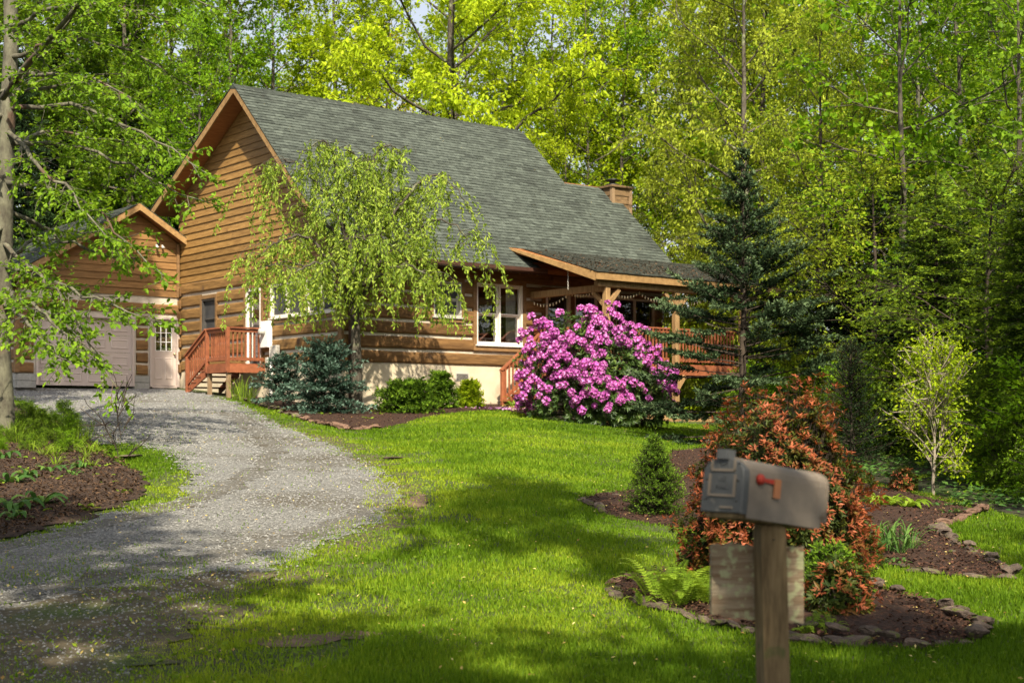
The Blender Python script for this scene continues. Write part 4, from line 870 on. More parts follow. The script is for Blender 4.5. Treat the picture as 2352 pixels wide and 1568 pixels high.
def broadleaf(seed, H=19, r0=.22, cb=.3, R=4.5, nl=26, per=9, leaf=.15, lw=.62, shape=None, fork=0, twl=.75, lean=.03, nb=1.0, nt=7, droop=.25, el=(5, 65)):
    r = np.random.default_rng(seed); W_ = Wood(); A, B = [], []
    n = 12; tr = np.zeros((n + 1, 3)); tr[:, 2] = np.linspace(-.4, H * .96, n + 1); w_ = np.cumsum(r.normal(0, lean, (n + 1, 2)) * H / n, 0); tr[:, :2] = w_ - w_[0]
    tr[0, :2] = 0; tr[1, :2] *= .3
    rad = r0 * (1 - np.linspace(0, 1, n + 1) ** 1.1 * .93); rad[0] *= 1.5
    W_.tube(tr, rad, 8)
    shape = shape or (lambda t: sin(pi * (.18 + .72 * t)) ** .8)
    for i in range(nl):
        t = (i + r.uniform(.1, .9)) / nl; h = cb + (.97 - cb) * t; p, _ = along(tr, h); az = i * 2.4 + r.normal(0, .4)
        L_ = R * shape(t) * r.uniform(.7, 1.2); e = radians(el[0] + (el[1] - el[0]) * t ** 1.2 + r.normal(0, 9))
        lp = curve(p, (cos(az) * cos(e), sin(az) * cos(e), sin(e)), L_, 6, r, .05, .14); rl = r0 * (1 - h * .93) * .5
        W_.tube(lp, np.linspace(rl, .012, 7), 5)
        for j in range(max(3, int((3 + L_ * 1.7) * nb))):
            s_ = r.uniform(.22, 1); q, d = along(lp, s_); ang = r.choice([-1, 1]) * r.uniform(.5, 1.1)
            d2 = np.array([d[0] * cos(ang) - d[1] * sin(ang), d[0] * sin(ang) + d[1] * cos(ang), d[2] * .6 + r.normal(.05, .3)])
            Lb = (L_ * (.42 - .22 * s_) + .35) * r.uniform(.7, 1.3); bp = curve(q, d2, Lb, 4, r, .0, .18)
            W_.tube(bp, np.linspace(.012 + rl * .12, .006, 5), 3)
            for _ in range(nt):
                q2, d3 = along(bp, r.uniform(.15, 1)); v = nrm(d3 * .6 + r.normal(0, .6, 3) * np.array([1, 1, .6])); A.append(q2); B.append(q2 + v * twl * r.uniform(.5, 1.2))
    A, B = np.array(A), np.array(B); W_.twigs(A, B, .0035 if H > 5 else .003)
    V, F, t = leafcloud(A, B, per, leaf, lw, r, droop)
    return W_, (V, F, t)

def conifer(seed, H=5, r0=.07, R=1.6, gap=.22, per=8, prof=None, base=.04, tuft=.06, tw=.22, el=(-12, 35), sub=9, ndl=16, droop=0.0, curl=.10, wob=.06, flatsub=.25, tipw=.5, sl=.38, bare=.0):
    """whorled branches; `ndl` needles per branchlet; tint runs from old inner growth to new tips"""
    r = np.random.default_rng(seed); W_ = Wood()
    tr = np.zeros((9, 3)); tr[:, 2] = np.linspace(-.25, H, 9); tr[1:-1, :2] = r.normal(0, .01 * H ** .5, (7, 2)); W_.tube(tr, r0 * (1 - np.linspace(0, 1, 9) * .93), 8)
    prof = prof or (lambda t: (1 - t) ** .85)
    A, B, S_ = [], [], []; h = base * H; w_ = 0
    while h < H * .985:
        t = h / H; nb = per + int(r.integers(-1, 2)); w_ += 1
        for i in range(nb):
            az = 2 * pi * (i + r.uniform(-.3, .3)) / nb + w_ * .7; L_ = max(.06, R * prof(t) * r.uniform(.72, 1.12)); e = radians(el[0] + (el[1] - el[0]) * t + r.normal(0, 5))
            hh = h + r.uniform(-.4, .4) * gap; p, _ = along(tr, np.clip((hh + .25) / (H + .25), 0, .995))
            n = 5; bp = curve(p, (cos(az) * cos(e), sin(az) * cos(e), sin(e)), L_, n, r, curl - droop, wob); W_.tube(bp, np.linspace(.005 + L_ * .008, .003, n + 1), 3)
            ns = max(3, int(sub * (.4 + L_)))
            for k in range(ns):
                bb = bare * 2.2 if t < .42 else bare; s_ = bb + (1 - bb) * (k + r.uniform(0, 1)) / ns; q, d = along(bp, min(s_, .999)); sd = 1 if k % 2 else -1; ang = sd * r.uniform(.6, 1.0)
                v = nrm(np.array([d[0] * cos(ang) - d[1] * sin(ang), d[0] * sin(ang) + d[1] * cos(ang), d[2] + r.normal(0, flatsub) - droop * .6])); ln_ = (sl * L_ * (1.05 - s_) + .05) * r.uniform(.7, 1.2)
                A.append(q); B.append(q + v * ln_); S_.append(s_)
            A.append(bp[-2]); B.append(bp[-1] + nrm(bp[-1] - bp[-2]) * .04); S_.append(1.0)
        h += gap * (.75 + .5 * (1 - t))
    A.append(tr[-2] + (tr[-1] - tr[-2]) * .5); B.append(tr[-1] + np.array([0, 0, .12])); S_.append(1.0)
    A, B, S_ = np.array(A), np.array(B), np.array(S_); W_.twigs(A, B, .003)
    ln_ = np.linalg.norm(B - A, axis=1); cnt = np.maximum(3, (ndl * ln_ / .22).astype(int)); ix = np.repeat(np.arange(len(A)), cnt); n = len(ix)
    u = r.uniform(0, 1.0, n); P = A[ix] + (B - A)[ix] * u[:, None]; ax_ = nrm(B - A)[ix]; rr = r.normal(0, 1, (n, 3)); rr[:, 2] += .35; rr = nrm(np.cross(np.cross(ax_, rr), ax_))
    D = ax_ * .75 + rr * .75; D[:, 2] -= droop * 1.2
    V, F = kites(P, D, np.cross(D, r.normal(0, 1, (n, 3))), tuft * r.uniform(.6, 1.25, n), tuft * tw * np.ones(n), 0.1, .5)
    tint = np.clip((u * .55 + S_[ix] * .5 - .35) * tipw * 2 + r.normal(.1, .16, n), 0, 1)
    return W_, (V, F, tint)

def plant(name, gen, wood, leaf, loc, rz=0, sc=1.0, label=None, cat='tree', group=None, pn=('trunk', 'crown'), reuse=None):
    """thing > trunk, crown; `reuse` = meshes of an earlier one"""
    if reuse is None:
        W_, (V, F, t) = gen; reuse = (W_.mesh(name + '_wood', MAT[wood]), npmesh(name + '_leaf', V, F, MAT[leaf], t))
    root = empty(name, loc, rz); tag(root, label, cat, group); root.scale = (sc, sc, sc) if not hasattr(sc, '__len__') else sc
    a = link(pn[0], reuse[0], root); c = link(pn[1], reuse[1], root)
    for o, mname in ((a, wood), (c, leaf)):
        if mname and o.data.materials[0] != MAT[mname]: o.material_slots[0].link = 'OBJECT'; o.material_slots[0].material = MAT[mname]
    return root, reuse
def gp(x, y, dz=0.0): return (x, y, gz(x, y) + dz)
PLACED = []

# ------------------------------------------------------------------ forest behind the house
protos = {}
def proto(key, fn):
    W_, (V, F, t) = fn; protos[key] = (W_.mesh(key + '_wood', MAT['bark']), npmesh(key + '_leaf', V, F, MAT['leaf_fresh'], t))
proto('maple_a', broadleaf(11, 20, .20, .22, 4.4, 30, 12, .18, .7, nt=7))
proto('maple_b', broadleaf(12, 22, .22, .30, 4.0, 28, 11, .17, .65, nt=7, lean=.05))
proto('maple_c', broadleaf(13, 18, .16, .12, 3.6, 30, 10, .16, .6, nt=6, lean=.04))
proto('thin_a', broadleaf(14, 21, .13, .35, 3.0, 24, 10, .16, .65, nt=6, lean=.06, nb=.8))
proto('big_oak', broadleaf(15, 20, .34, .24, 7.0, 28, 13, .22, .5, nt=9, lean=.03, nb=.8, droop=.7, el=(8, 60)))
proto('feather_a', broadleaf(23, 17, .18, .10, 3.9, 34, 11, .15, .48, nt=7, twl=.85, nb=1.1, droop=.8, el=(0, 55)))
proto('feather_b', broadleaf(24, 10, .12, .03, 3.2, 26, 8, .125, .48, nt=7, twl=.7, nb=1.2, droop=.8, el=(-8, 50)))
proto('shade', broadleaf(25, 17, .22, .30, 4.6, 30, 12, .22, .7, nt=8))
proto('shade_high', broadleaf(26, 21, .22, .72, 3.6, 22, 11, .22, .7, nt=8))
proto('hemlock_a', conifer(21, 16, .17, 3.6, .42, 9, lambda t: (1 - t) ** .6 * (.55 + .45 * min(1, t * 6)), .05, .12, .42, (-8, 30), 8, 9, droop=.10, curl=.02, tipw=.62, sl=.36))
proto('hemlock_b', conifer(22, 10, .12, 3.0, .34, 9, lambda t: (1 - t) ** .7, .02, .10, .42, (-12, 30), 8, 9, droop=.12, curl=.02, tipw=.6, sl=.36))
LB = {'leaf_yellow': 'bright yellow-green', 'leaf_spring': 'light spring-green', 'leaf_fresh': 'fresh green', 'leaf_mid': 'deep green', 'leaf_bronze': 'bronze-tinged'}
def forest(key, leaf, xd, depth, sc, label, group, wood='bark', cat='tree', name='forest_tree', rz=None, stretch=None):
    if key.startswith('bush') and not isinstance(sc, tuple): sc = (sc * random.uniform(.85, 1.25), sc * random.uniform(.85, 1.25), sc * random.uniform(.75, 1.1))
    x = PX(xd, depth); rz = random.uniform(0, 6.28) if rz is None else rz
    return plant(name, None, wood, leaf, gp(x, depth, -.1), rz, sc if not stretch else (sc, sc, sc * stretch), label, cat, group, reuse=protos[key])
random.seed(21)
forest('big_oak', 'leaf_yellow', 1052, 53, .98, 'large spreading tree with glowing yellow leaves right behind the house ridge', None, name='spreading_tree', rz=2.2)
forest('maple_c', 'leaf_yellow', 1290, 51, .62, 'short yellow-leaved tree behind the right end of the ridge', None, name='young_tree')
G1 = 'forest trees rising behind the house roof'
for xd, dep, key, leaf, sc in ((640, 58, 'maple_a', 'leaf_spring', .95), (520, 54, 'maple_b', 'leaf_fresh', .85), (770, 62, 'maple_b', 'leaf_spring', 1.0), (880, 66, 'maple_a', 'leaf_spring', 1.0), (1180, 63, 'maple_a', 'leaf_spring', 1.0), (1270, 60, 'thin_a', 'leaf_spring', 1.0), (1380, 60, 'maple_b', 'leaf_spring', .95), (1440, 55, 'thin_a', 'leaf_fresh', .9), (1500, 62, 'maple_a', 'leaf_spring', .95), (1340, 53, 'thin_a', 'leaf_spring', .8)):
    forest(key, leaf, xd, dep, sc, LB[leaf] + ' forest tree rising behind the house roof', G1)
G2 = 'forest trees behind the garage'
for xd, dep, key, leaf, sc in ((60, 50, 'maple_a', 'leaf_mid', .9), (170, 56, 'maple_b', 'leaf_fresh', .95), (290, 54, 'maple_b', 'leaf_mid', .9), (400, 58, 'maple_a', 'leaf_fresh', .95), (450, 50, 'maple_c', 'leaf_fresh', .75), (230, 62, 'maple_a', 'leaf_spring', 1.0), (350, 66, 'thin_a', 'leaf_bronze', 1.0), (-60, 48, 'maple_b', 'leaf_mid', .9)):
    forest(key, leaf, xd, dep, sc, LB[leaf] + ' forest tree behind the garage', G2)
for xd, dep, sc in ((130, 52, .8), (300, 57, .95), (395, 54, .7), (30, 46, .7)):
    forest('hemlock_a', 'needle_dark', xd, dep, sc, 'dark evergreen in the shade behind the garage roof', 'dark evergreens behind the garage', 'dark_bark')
G3 = 'forest trees beyond the porch end'
for xd, dep, key, leaf, sc in ((1590, 56, 'maple_a', 'leaf_spring', .9), (1680, 60, 'maple_b', 'leaf_spring', .95), (1780, 54, 'maple_a', 'leaf_fresh', .9), (1860, 48, 'thin_a', 'leaf_spring', .85), (1960, 52, 'maple_b', 'leaf_spring', .9), (2050, 50, 'thin_a', 'leaf_spring', .95), (2150, 56, 'maple_b', 'leaf_spring', .9), (2260, 46, 'thin_a', 'leaf_fresh', .85), (2350, 54, 'maple_a', 'leaf_spring', .9), (2420, 38, 'maple_b', 'leaf_mid', .8)):
    forest(key, leaf, xd, dep, sc, LB[leaf] + ' forest tree beyond the porch end of the house', G3)
G4 = 'distant forest trees'
for i, xd in enumerate(range(-100, 2500, 120)):
    key = ['maple_a', 'thin_a', 'maple_b', 'thin_a'][i % 4]; leaf = ['leaf_spring', 'leaf_fresh', 'leaf_spring', 'leaf_bronze', 'leaf_fresh'][i % 5]
    forest(key, leaf, xd + random.uniform(-30, 30), random.uniform(76, 100), random.uniform(.95, 1.2), 'tall slender tree deep in the wood, %s foliage' % LB[leaf], G4)
# feathery yellow-green tree overlapping the roof's right end, hemlocks on the right
forest('feather_a', 'leaf_feather', 1700, 43, .95, 'feathery yellow-green hemlock overhanging the right end of the roof', None, name='hemlock_tree', rz=1.0)
forest('feather_a', 'leaf_feather', 1755, 47, .98, 'tall feathery yellow-green hemlock rising behind the blue spruce', None, name='hemlock_tree', rz=3.0)
forest('feather_b', 'leaf_feather', 1520, 47, .75, 'low feathery yellow-green hemlock beside the chimney', None, name='hemlock_tree', rz=2.0)
G5 = 'hemlocks along the right edge of the lawn'
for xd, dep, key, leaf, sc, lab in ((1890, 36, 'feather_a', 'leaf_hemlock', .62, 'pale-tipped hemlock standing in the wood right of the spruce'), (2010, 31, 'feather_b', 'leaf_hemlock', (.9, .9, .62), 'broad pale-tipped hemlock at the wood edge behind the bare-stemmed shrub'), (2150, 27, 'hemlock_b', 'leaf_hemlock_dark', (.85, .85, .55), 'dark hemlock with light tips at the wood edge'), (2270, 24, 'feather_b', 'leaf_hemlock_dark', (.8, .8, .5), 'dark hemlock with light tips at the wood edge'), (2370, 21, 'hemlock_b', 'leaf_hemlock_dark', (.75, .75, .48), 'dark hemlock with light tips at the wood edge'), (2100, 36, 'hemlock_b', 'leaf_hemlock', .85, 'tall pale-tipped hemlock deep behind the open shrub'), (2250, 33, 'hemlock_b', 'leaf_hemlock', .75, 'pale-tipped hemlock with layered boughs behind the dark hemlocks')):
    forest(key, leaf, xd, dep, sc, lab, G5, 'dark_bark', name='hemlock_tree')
for xd, dep, sc in ((1930, 34, .6), (2030, 33, .62), (2120, 30, .55), (2200, 28.5, .5), (2310, 27, .5), (2400, 25, .5), (2270, 36, .7), (1850, 41, .7)):  # dark trees added to imitate deep shade behind the front boughs
    forest('hemlock_b', 'needle_dark', xd, dep, (sc * 1.35, sc * 1.35, sc), 'dark evergreen standing in for deep shade between the pale-tipped hemlocks', 'evergreens added as deep shade in the right-hand wood', 'dark_bark', name='deep_shade_evergreen')
proto('near_maple', broadleaf(31, 13, .13, .34, 2.9, 16, 6, .17, .95, nt=5, twl=.6))
forest('near_maple', 'leaf_fresh', 2080, 32, .95, 'large-leaved maple arching above the hemlocks', None, name='maple_tree')
forest('near_maple', 'leaf_near', 2330, 29, .85, 'tall maple at the right wood edge above the dark hemlocks', None, name='maple_tree')
for xd_, dep_, sc_, lab_ in ((2120, 40, .85, 'slim lichen-barked trunk standing left of the large-leaved maple'), (2205, 43, .9, 'straight lichen-barked tree in the gap between the maples'), (1985, 45, .85, 'slim lichen-barked tree behind the pale-tipped hemlocks')): forest('thin_a', 'leaf_fresh', xd_, dep_, sc_, lab_, None, 'lichen_bark', name='slim_tree')
forest('thin_a', 'leaf_fresh', 2190, 34, .7, 'slim pale-barked tree among the right-hand hemlocks', None, name='slim_tree')
# undergrowth at the foot of the wood
proto('bush', broadleaf(41, 2.2, .03, .06, 1.1, 16, 10, .09, .6, nt=6, twl=.3, nb=1.5))
G6 = 'undergrowth bushes at the foot of the wood'
for i in range(34):
    xd = random.uniform(1720, 2420); dep = random.uniform(17.5 + (2400 - xd) / 700 * 16, 24 + (2400 - xd) / 700 * 17)
    forest('bush', random.choice(['leaf_mid', 'leaf_fresh', 'leaf_mid']), xd, dep, random.uniform(.35, .8), 'low green bush in the undergrowth along the right wood edge', G6, cat='bush', name='undergrowth_bush')
for i in range(16):
    xd = random.uniform(-60, 430); dep = random.uniform(46, 56)
    forest('bush', 'leaf_mid', xd, dep, random.uniform(.8, 1.5), 'green bush in the shade behind the garage', 'bushes behind the garage', cat='bush', name='undergrowth_bush')
for i in range(14):
    xd = random.uniform(1250, 1750); dep = random.uniform(46, 54)
    forest('bush', 'leaf_spring', xd, dep, random.uniform(1.0, 1.8), 'light green bush behind the porch end', 'bushes behind the porch', cat='bush', name='undergrowth_bush')

# ------------------------------------------------------------------ unseen trees behind and beside the viewer, placed for the shade they cast
G7 = 'unseen shade trees around the viewer'
for x, y, key, sc in SHADE:
    plant('shade_tree', None, 'bark', 'leaf_mid', gp(x, y), random.uniform(0, 6), sc, 'tall green tree out of view, placed to shade lawn, garage and wood edge', 'tree', G7, reuse=protos[key])

# ------------------------------------------------------------------ the lichened tree on the left, reaching in front of the garage
def left_tree():
    r = np.random.default_rng(51); W_ = Wood(); A, B = [], []; d0 = 24.0
    base = np.array([PX(8, d0), d0, gz(PX(8, d0), d0)])
    loc = lambda xd, yd, dep: np.array(P3(xd, yd, dep)) - base
    tr = np.array([[0, 0, -.4], [.02, 0, .6], loc(4, 800, d0), loc(10, 560, d0), loc(14, 330, d0), loc(26, 100, d0), loc(20, -250, d0), loc(40, -700, d0), loc(30, -1100, d0)]); W_.tube(tr, [.24, .16, .145, .14, .135, .125, .10, .07, .03], 10)
    limbs = [((14, 250), (170, 235, 23.5), (320, 300, 22.8), (480, 400, 22.3)), ((14, 330), (150, 330, 24), (300, 380, 23.4), (455, 465, 22.6)), ((10, 420), (120, 430, 23), (240, 500, 22.4), (370, 640, 21.8)),
             ((8, 560), (70, 610, 23.2), (150, 690, 22.4), (262, 885, 21.4)), ((8, 610), (110, 640, 22.8), (220, 690, 22.0), (375, 745, 21.5)), ((16, 130), (150, 90, 23.4), (300, 110, 23), (430, 190, 22.8)),
             ((16, 60), (130, 20, 23), (260, 10, 22.5), (400, 50, 22)), ((20, 180), (110, 170, 22.2), (210, 180, 21.4), (330, 240, 20.8)), ((12, 480), (90, 520, 24.5), (200, 570, 24.5), (310, 600, 24.4)),
             ((10, 660), (60, 690, 22.6), (120, 740, 22), (200, 800, 21.5)), ((14, 300), (90, 380, 22.6), (160, 440, 22), (260, 560, 21.4)), ((20, -40), (140, -70, 23), (300, -60, 22.5), (480, 20, 22)), ((20, -120), (120, -150, 24), (300, -170, 24), (500, -120, 24)),
             ((10, 520), (-80, 560, 23), (-160, 600, 22.5), (-240, 660, 22)), ((14, 260), (-100, 260, 23), (-200, 280, 23), (-320, 330, 23)), ((12, 400), (70, 300, 25.5), (170, 300, 26.2), (330, 330, 26.5)), ((10, 600), (60, 560, 25.4), (160, 530, 26), (280, 520, 26.5)),
             ((8, 700), (50, 720, 22.4), (90, 770, 21.8), (150, 830, 21.2)), ((14, 210), (80, 120, 22), (140, 60, 21.5), (220, 0, 21))]
    for (s_, *ps) in limbs:
        q = [loc(s_[0], s_[1], d0)] + [loc(*p) for p in ps]; q = np.array(q)
        tt = np.linspace(0, 3, 13); lp = np.array([np.interp(tt, np.arange(4), q[:, k]) for k in range(3)]).T
        lp[1:-1] = (lp[:-2] + 2 * lp[1:-1] + lp[2:]) / 4; lp[1:] += r.normal(0, .035, (12, 3)); Ln = np.linalg.norm(np.diff(lp, axis=0), axis=1).sum()
        W_.tube(lp, np.linspace(.045, .008, 13), 6)
        for j in range(int(Ln * 6.5)):
            t = .12 + .88 * (j + r.uniform(0, 1)) / int(Ln * 6.5); p, d = along(lp, min(t, .999)); ang = (1 if j % 2 else -1) * r.uniform(.5, 1.0)
            v = np.array([d[0] * cos(ang) - d[1] * sin(ang), d[0] * sin(ang) + d[1] * cos(ang), d[2] * .8 + r.normal(-.05, .22)]); Lb = (.85 - .45 * t) * r.uniform(.6, 1.25)
            bp = curve(p, v, Lb, 4, r, -.02, .12); W_.tube(bp, np.linspace(.009, .003, 5), 3)
            for k in range(5):
                p2, d2 = along(bp, r.uniform(.1, 1)); a2 = (1 if k % 2 else -1) * r.uniform(.4, .9); v2 = nrm(np.array([d2[0] * cos(a2) - d2[1] * sin(a2), d2[0] * sin(a2) + d2[1] * cos(a2), d2[2] + r.normal(-.05, .15)])); A.append(p2); B.append(p2 + v2 * r.uniform(.14, .34))
    for q, ra in (([(6, 225, 23), (60, 150, 22), (110, 95, 21.5), (185, 5, 21)], .055), ([(4, 210, 23.5), (90, 205, 22.8), (180, 190, 22.2), (250, 195, 21.8)], .035)): W_.tube(np.array([loc(*p) for p in q]), np.linspace(ra, ra * .6, 4), 7)
    A, B = np.array(A), np.array(B); W_.twigs(A, B, .003)
    V, F, t = leafcloud(A, B, 5, .105, .60, r, .25, .35, .02, .8)
    return base, (W_, (V, F, t))
b0, g0_ = left_tree()
plant('beech_tree', g0_, 'lichen_bark', 'leaf_near', tuple(b0), 0, 1, 'lichen-covered beech with long leafy branches reaching across the garage', 'tree')
# a dark limb crossing the top left corner, from a tree out of view
r = np.random.default_rng(5)

# ------------------------------------------------------------------ weeping tree by the house corner
def weeping():
    r = np.random.default_rng(61); W_ = Wood(); d0 = 32.8; bx = PX(818, d0); base = np.array([bx, d0, gz(bx, d0)]); loc = lambda xd, yd, dep=0: np.array(P3(xd, yd, d0 + dep)) - base
    W_.tube(np.array([loc(818, 950) - [0, 0, .2], loc(818, 925), loc(820, 870), loc(818, 800), loc(815, 730), loc(822, 640), loc(818, 560)]), [.20, .145, .125, .115, .10, .085, .07], 10)
    limbs = [[(818, 640), (790, 520), (775, 420), (765, 345, -.2), (740, 318, -.4), (690, 350, -.6)], [(818, 600), (835, 480), (850, 400), (865, 350), (890, 330, .3), (925, 355, .4)], [(820, 640), (870, 540), (920, 470), (960, 420, .3), (1000, 400, .4), (1050, 430, .4), (1080, 490, .4)],
             [(818, 680), (880, 590), (940, 540), (1000, 500, -.4), (1050, 520, -.5), (1085, 570, -.5)], [(815, 690), (760, 600), (710, 540), (665, 545, -.4), (625, 560, -.6), (600, 590, -.7)], [(816, 620), (780, 500), (730, 420), (690, 375, .4), (660, 370, .6), (640, 385, .7)],
             [(818, 560), (825, 470), (822, 400, -.4), (812, 350, -.7), (795, 345, -.9)], [(818, 700), (780, 630, -.6), (740, 600, -1.0), (700, 610, -1.3), (660, 640, -1.5)], [(818, 700), (860, 640, -.7), (900, 610, -1.1), (950, 610, -1.4), (1000, 640, -1.5)], [(818, 660), (820, 580, -.7), (830, 540, -1.2), (840, 550, -1.6)],
             [(818, 620), (860, 520, .6), (900, 460, 1.0), (930, 430, 1.2), (960, 440, 1.3)], [(818, 640), (770, 540, .6), (730, 480, 1), (690, 470, 1.2)], [(815, 720), (770, 650), (710, 610), (640, 600, -.3), (580, 620, -.5)], [(818, 520), (845, 430, .4), (850, 375, .5), (835, 350, .5)]]
    A, B, lp_all = [], [], []
    for q in limbs:
        q = np.array([loc(*p) for p in q]); n = len(q); tt = np.linspace(0, n - 1, n * 4); lp = np.array([np.interp(tt, np.arange(n), q[:, k]) for k in range(3)]).T
        for _ in range(2): lp[1:-1] = (lp[:-2] + 2 * lp[1:-1] + lp[2:]) / 4
        lp += r.normal(0, .02, lp.shape); W_.tube(lp, np.linspace(.05, .01, len(lp)), 5); lp_all.append(lp)
    sub = []
    for lp in lp_all:      # arching side shoots
        for _ in range(9):
            p, d = along(lp, r.uniform(.22, .98)); az = r.uniform(0, 6.28); v = np.array([cos(az), sin(az), .75]); sub.append(curve(p, v, r.uniform(.5, 1.1), 5, r, -.32, .08)); W_.tube(sub[-1], np.linspace(.012, .004, 6), 3)
    for lp in lp_all + sub:   # hanging strands
        m_ = 10 if len(lp) > 8 else 4
        for _ in range(m_):
            p, d = along(lp, r.uniform(.22 if m_ == 10 else .2, 1)); az = r.uniform(0, 6.28); L_ = r.choice([.4, .7, 1.1, 1.7, 2.2], p=[.20, .26, .26, .18, .10]) * r.uniform(.8, 1.15)
            if p[2] - L_ < 1.6: L_ = max(.3, p[2] - 1.6 - r.uniform(0, .4))
            s_ = curve(p, np.array([cos(az) * .5, sin(az) * .5, -.3]), L_, 5, r, -.38, .15); W_.tube(s_, np.linspace(.005, .002, 6), 3)
            for i in range(5): A.append(s_[i]); B.append(s_[i + 1])
    A, B = np.array(A), np.array(B); n = len(A); L_ = np.linalg.norm(B - A, axis=1); cnt = np.maximum(2, (L_ * 37).astype(int)); ix = np.repeat(np.arange(n), cnt); m_ = len(ix)
    P = A[ix] + (B - A)[ix] * r.uniform(0, 1, (m_, 1)) + r.normal(0, .03, (m_, 3)); D = nrm(B - A)[ix] * .7 + r.normal(0, .5, (m_, 3)); D[:, 2] -= .35; Nn = r.normal(0, 1, (m_, 3)); Nn[:, 1] -= .6
    V, F = kites(P, D, Nn, .105 * r.uniform(.7, 1.3, m_), .042 * r.uniform(.8, 1.2, m_), .2)
    return base, (W_, (V, F, r.uniform(0, 1, m_)))
b0, g0_ = weeping()
plant('weeping_tree', g0_, 'bark', 'leaf_weeping', tuple(b0), 0, 1, 'weeping tree with hanging pale green leaf strands in front of the house corner', 'tree')

# ------------------------------------------------------------------ conifers in the garden
d0 = 29.5; x = PX(1706, d0)
plant('blue_spruce', conifer(71, 6.15, .10, 2.95, .30, 7, lambda t: (.25 + .75 * min(1, (1 - t) / .62)) * (1 - t) ** .55 if t > .14 else .85, .06, .085, .34, (-10, 32), 12, 18, curl=.03, wob=.07, tipw=.6, sl=.36, flatsub=.14, bare=.22), 'dark_bark', 'needle_blue', gp(x, d0, -.05), .5, 1, 'tall blue-green spruce with layered branches standing before the porch', 'tree')
d0 = 17.5; x = PX(1945, d0)
plant('dark_spruce', conifer(72, 2.0, .05, .85, .13, 9, lambda t: (1 - t) ** .6, .03, .045, .30, (-5, 45), 9, 12, tipw=.45, sl=.4), 'dark_bark', 'needle_dark', gp(PX(1955, 24), 24), 1, 1.05, 'dark green young spruce behind the red-leaved shrub', 'tree')
d0 = 14.6; cx_, cy_ = G(1505, 1188)
plant('dwarf_spruce', conifer(73, .88, .022, .41, .045, 12, lambda t: ((1 - t) * 1.18 if t > .25 else .72 + .6 * t) ** .8 if t < 1 else 0, .03, .030, .30, (8, 48), 14, 20, curl=.02, tipw=.5, sl=.55, flatsub=.5), 'dark_bark', 'needle_fresh', gp(cx_, cy_), .3, 1, 'small cone-shaped dwarf spruce in the mulch left of the mailbox', 'shrub')
def mound_conifer(xd, yd, wpx, hpx, seed, leaf, label, name='dwarf_conifer', tuft=.08, el=(0, 40), **k):
    x, y = G(xd, yd); s_ = y / FOC; R, H = wpx * s_ / 2, hpx * s_
    kw = dict(gap=H / 11, per=11, prof=lambda t: max(.15, (1 - t ** 2.2)) ** .5, base=.05, tuft=tuft, tw=.34, el=el, sub=11, ndl=17, tipw=.55, sl=.5, flatsub=.35, curl=.0); kw.update(k)
    plant(name, conifer(seed, H * .92, .03, R * 1.12, **kw), 'dark_bark', leaf, gp(x, y), seed, 1, label, 'shrub')
mound_conifer(745, 950, 200, 165, 81, 'needle_silver', 'low silvery blue spruce bush beside the side landing', 'blue_spruce_bush', .085, (-6, 28), gap=.17, sl=.36, flatsub=.15, per=10, ndl=14)
mound_conifer(650, 940, 130, 130, 85, 'needle_silver', 'spreading blue spruce bush next to the white conduit pipe', 'blue_spruce_bush', .085, (-6, 22), gap=.17, sl=.36, flatsub=.15, per=10, ndl=14, base=.25)
mound_conifer(935, 950, 140, 68, 82, 'needle_green', 'low spreading bright green conifer beside the weeping tree trunk', tuft=.075, el=(-2, 30))
mound_conifer(1012, 940, 78, 84, 83, 'needle_green', 'rounded green conifer bush under the foundation vent', tuft=.075)
mound_conifer(1078, 938, 66, 60, 84, 'leaf_spring', 'small round yellow-green conifer near the front steps', tuft=.07)
mound_conifer(1905, 1395, 150, 130, 86, 'needle_green', 'golden-green threadleaf cypress under the red-leaved shrub', 'cypress_shrub', .04, (0, 40))
mound_conifer(1690, 1120, 90, 25, 87, 'needle_green', 'flat green juniper patch by the pale rocks', 'juniper', .04, (0, 15))

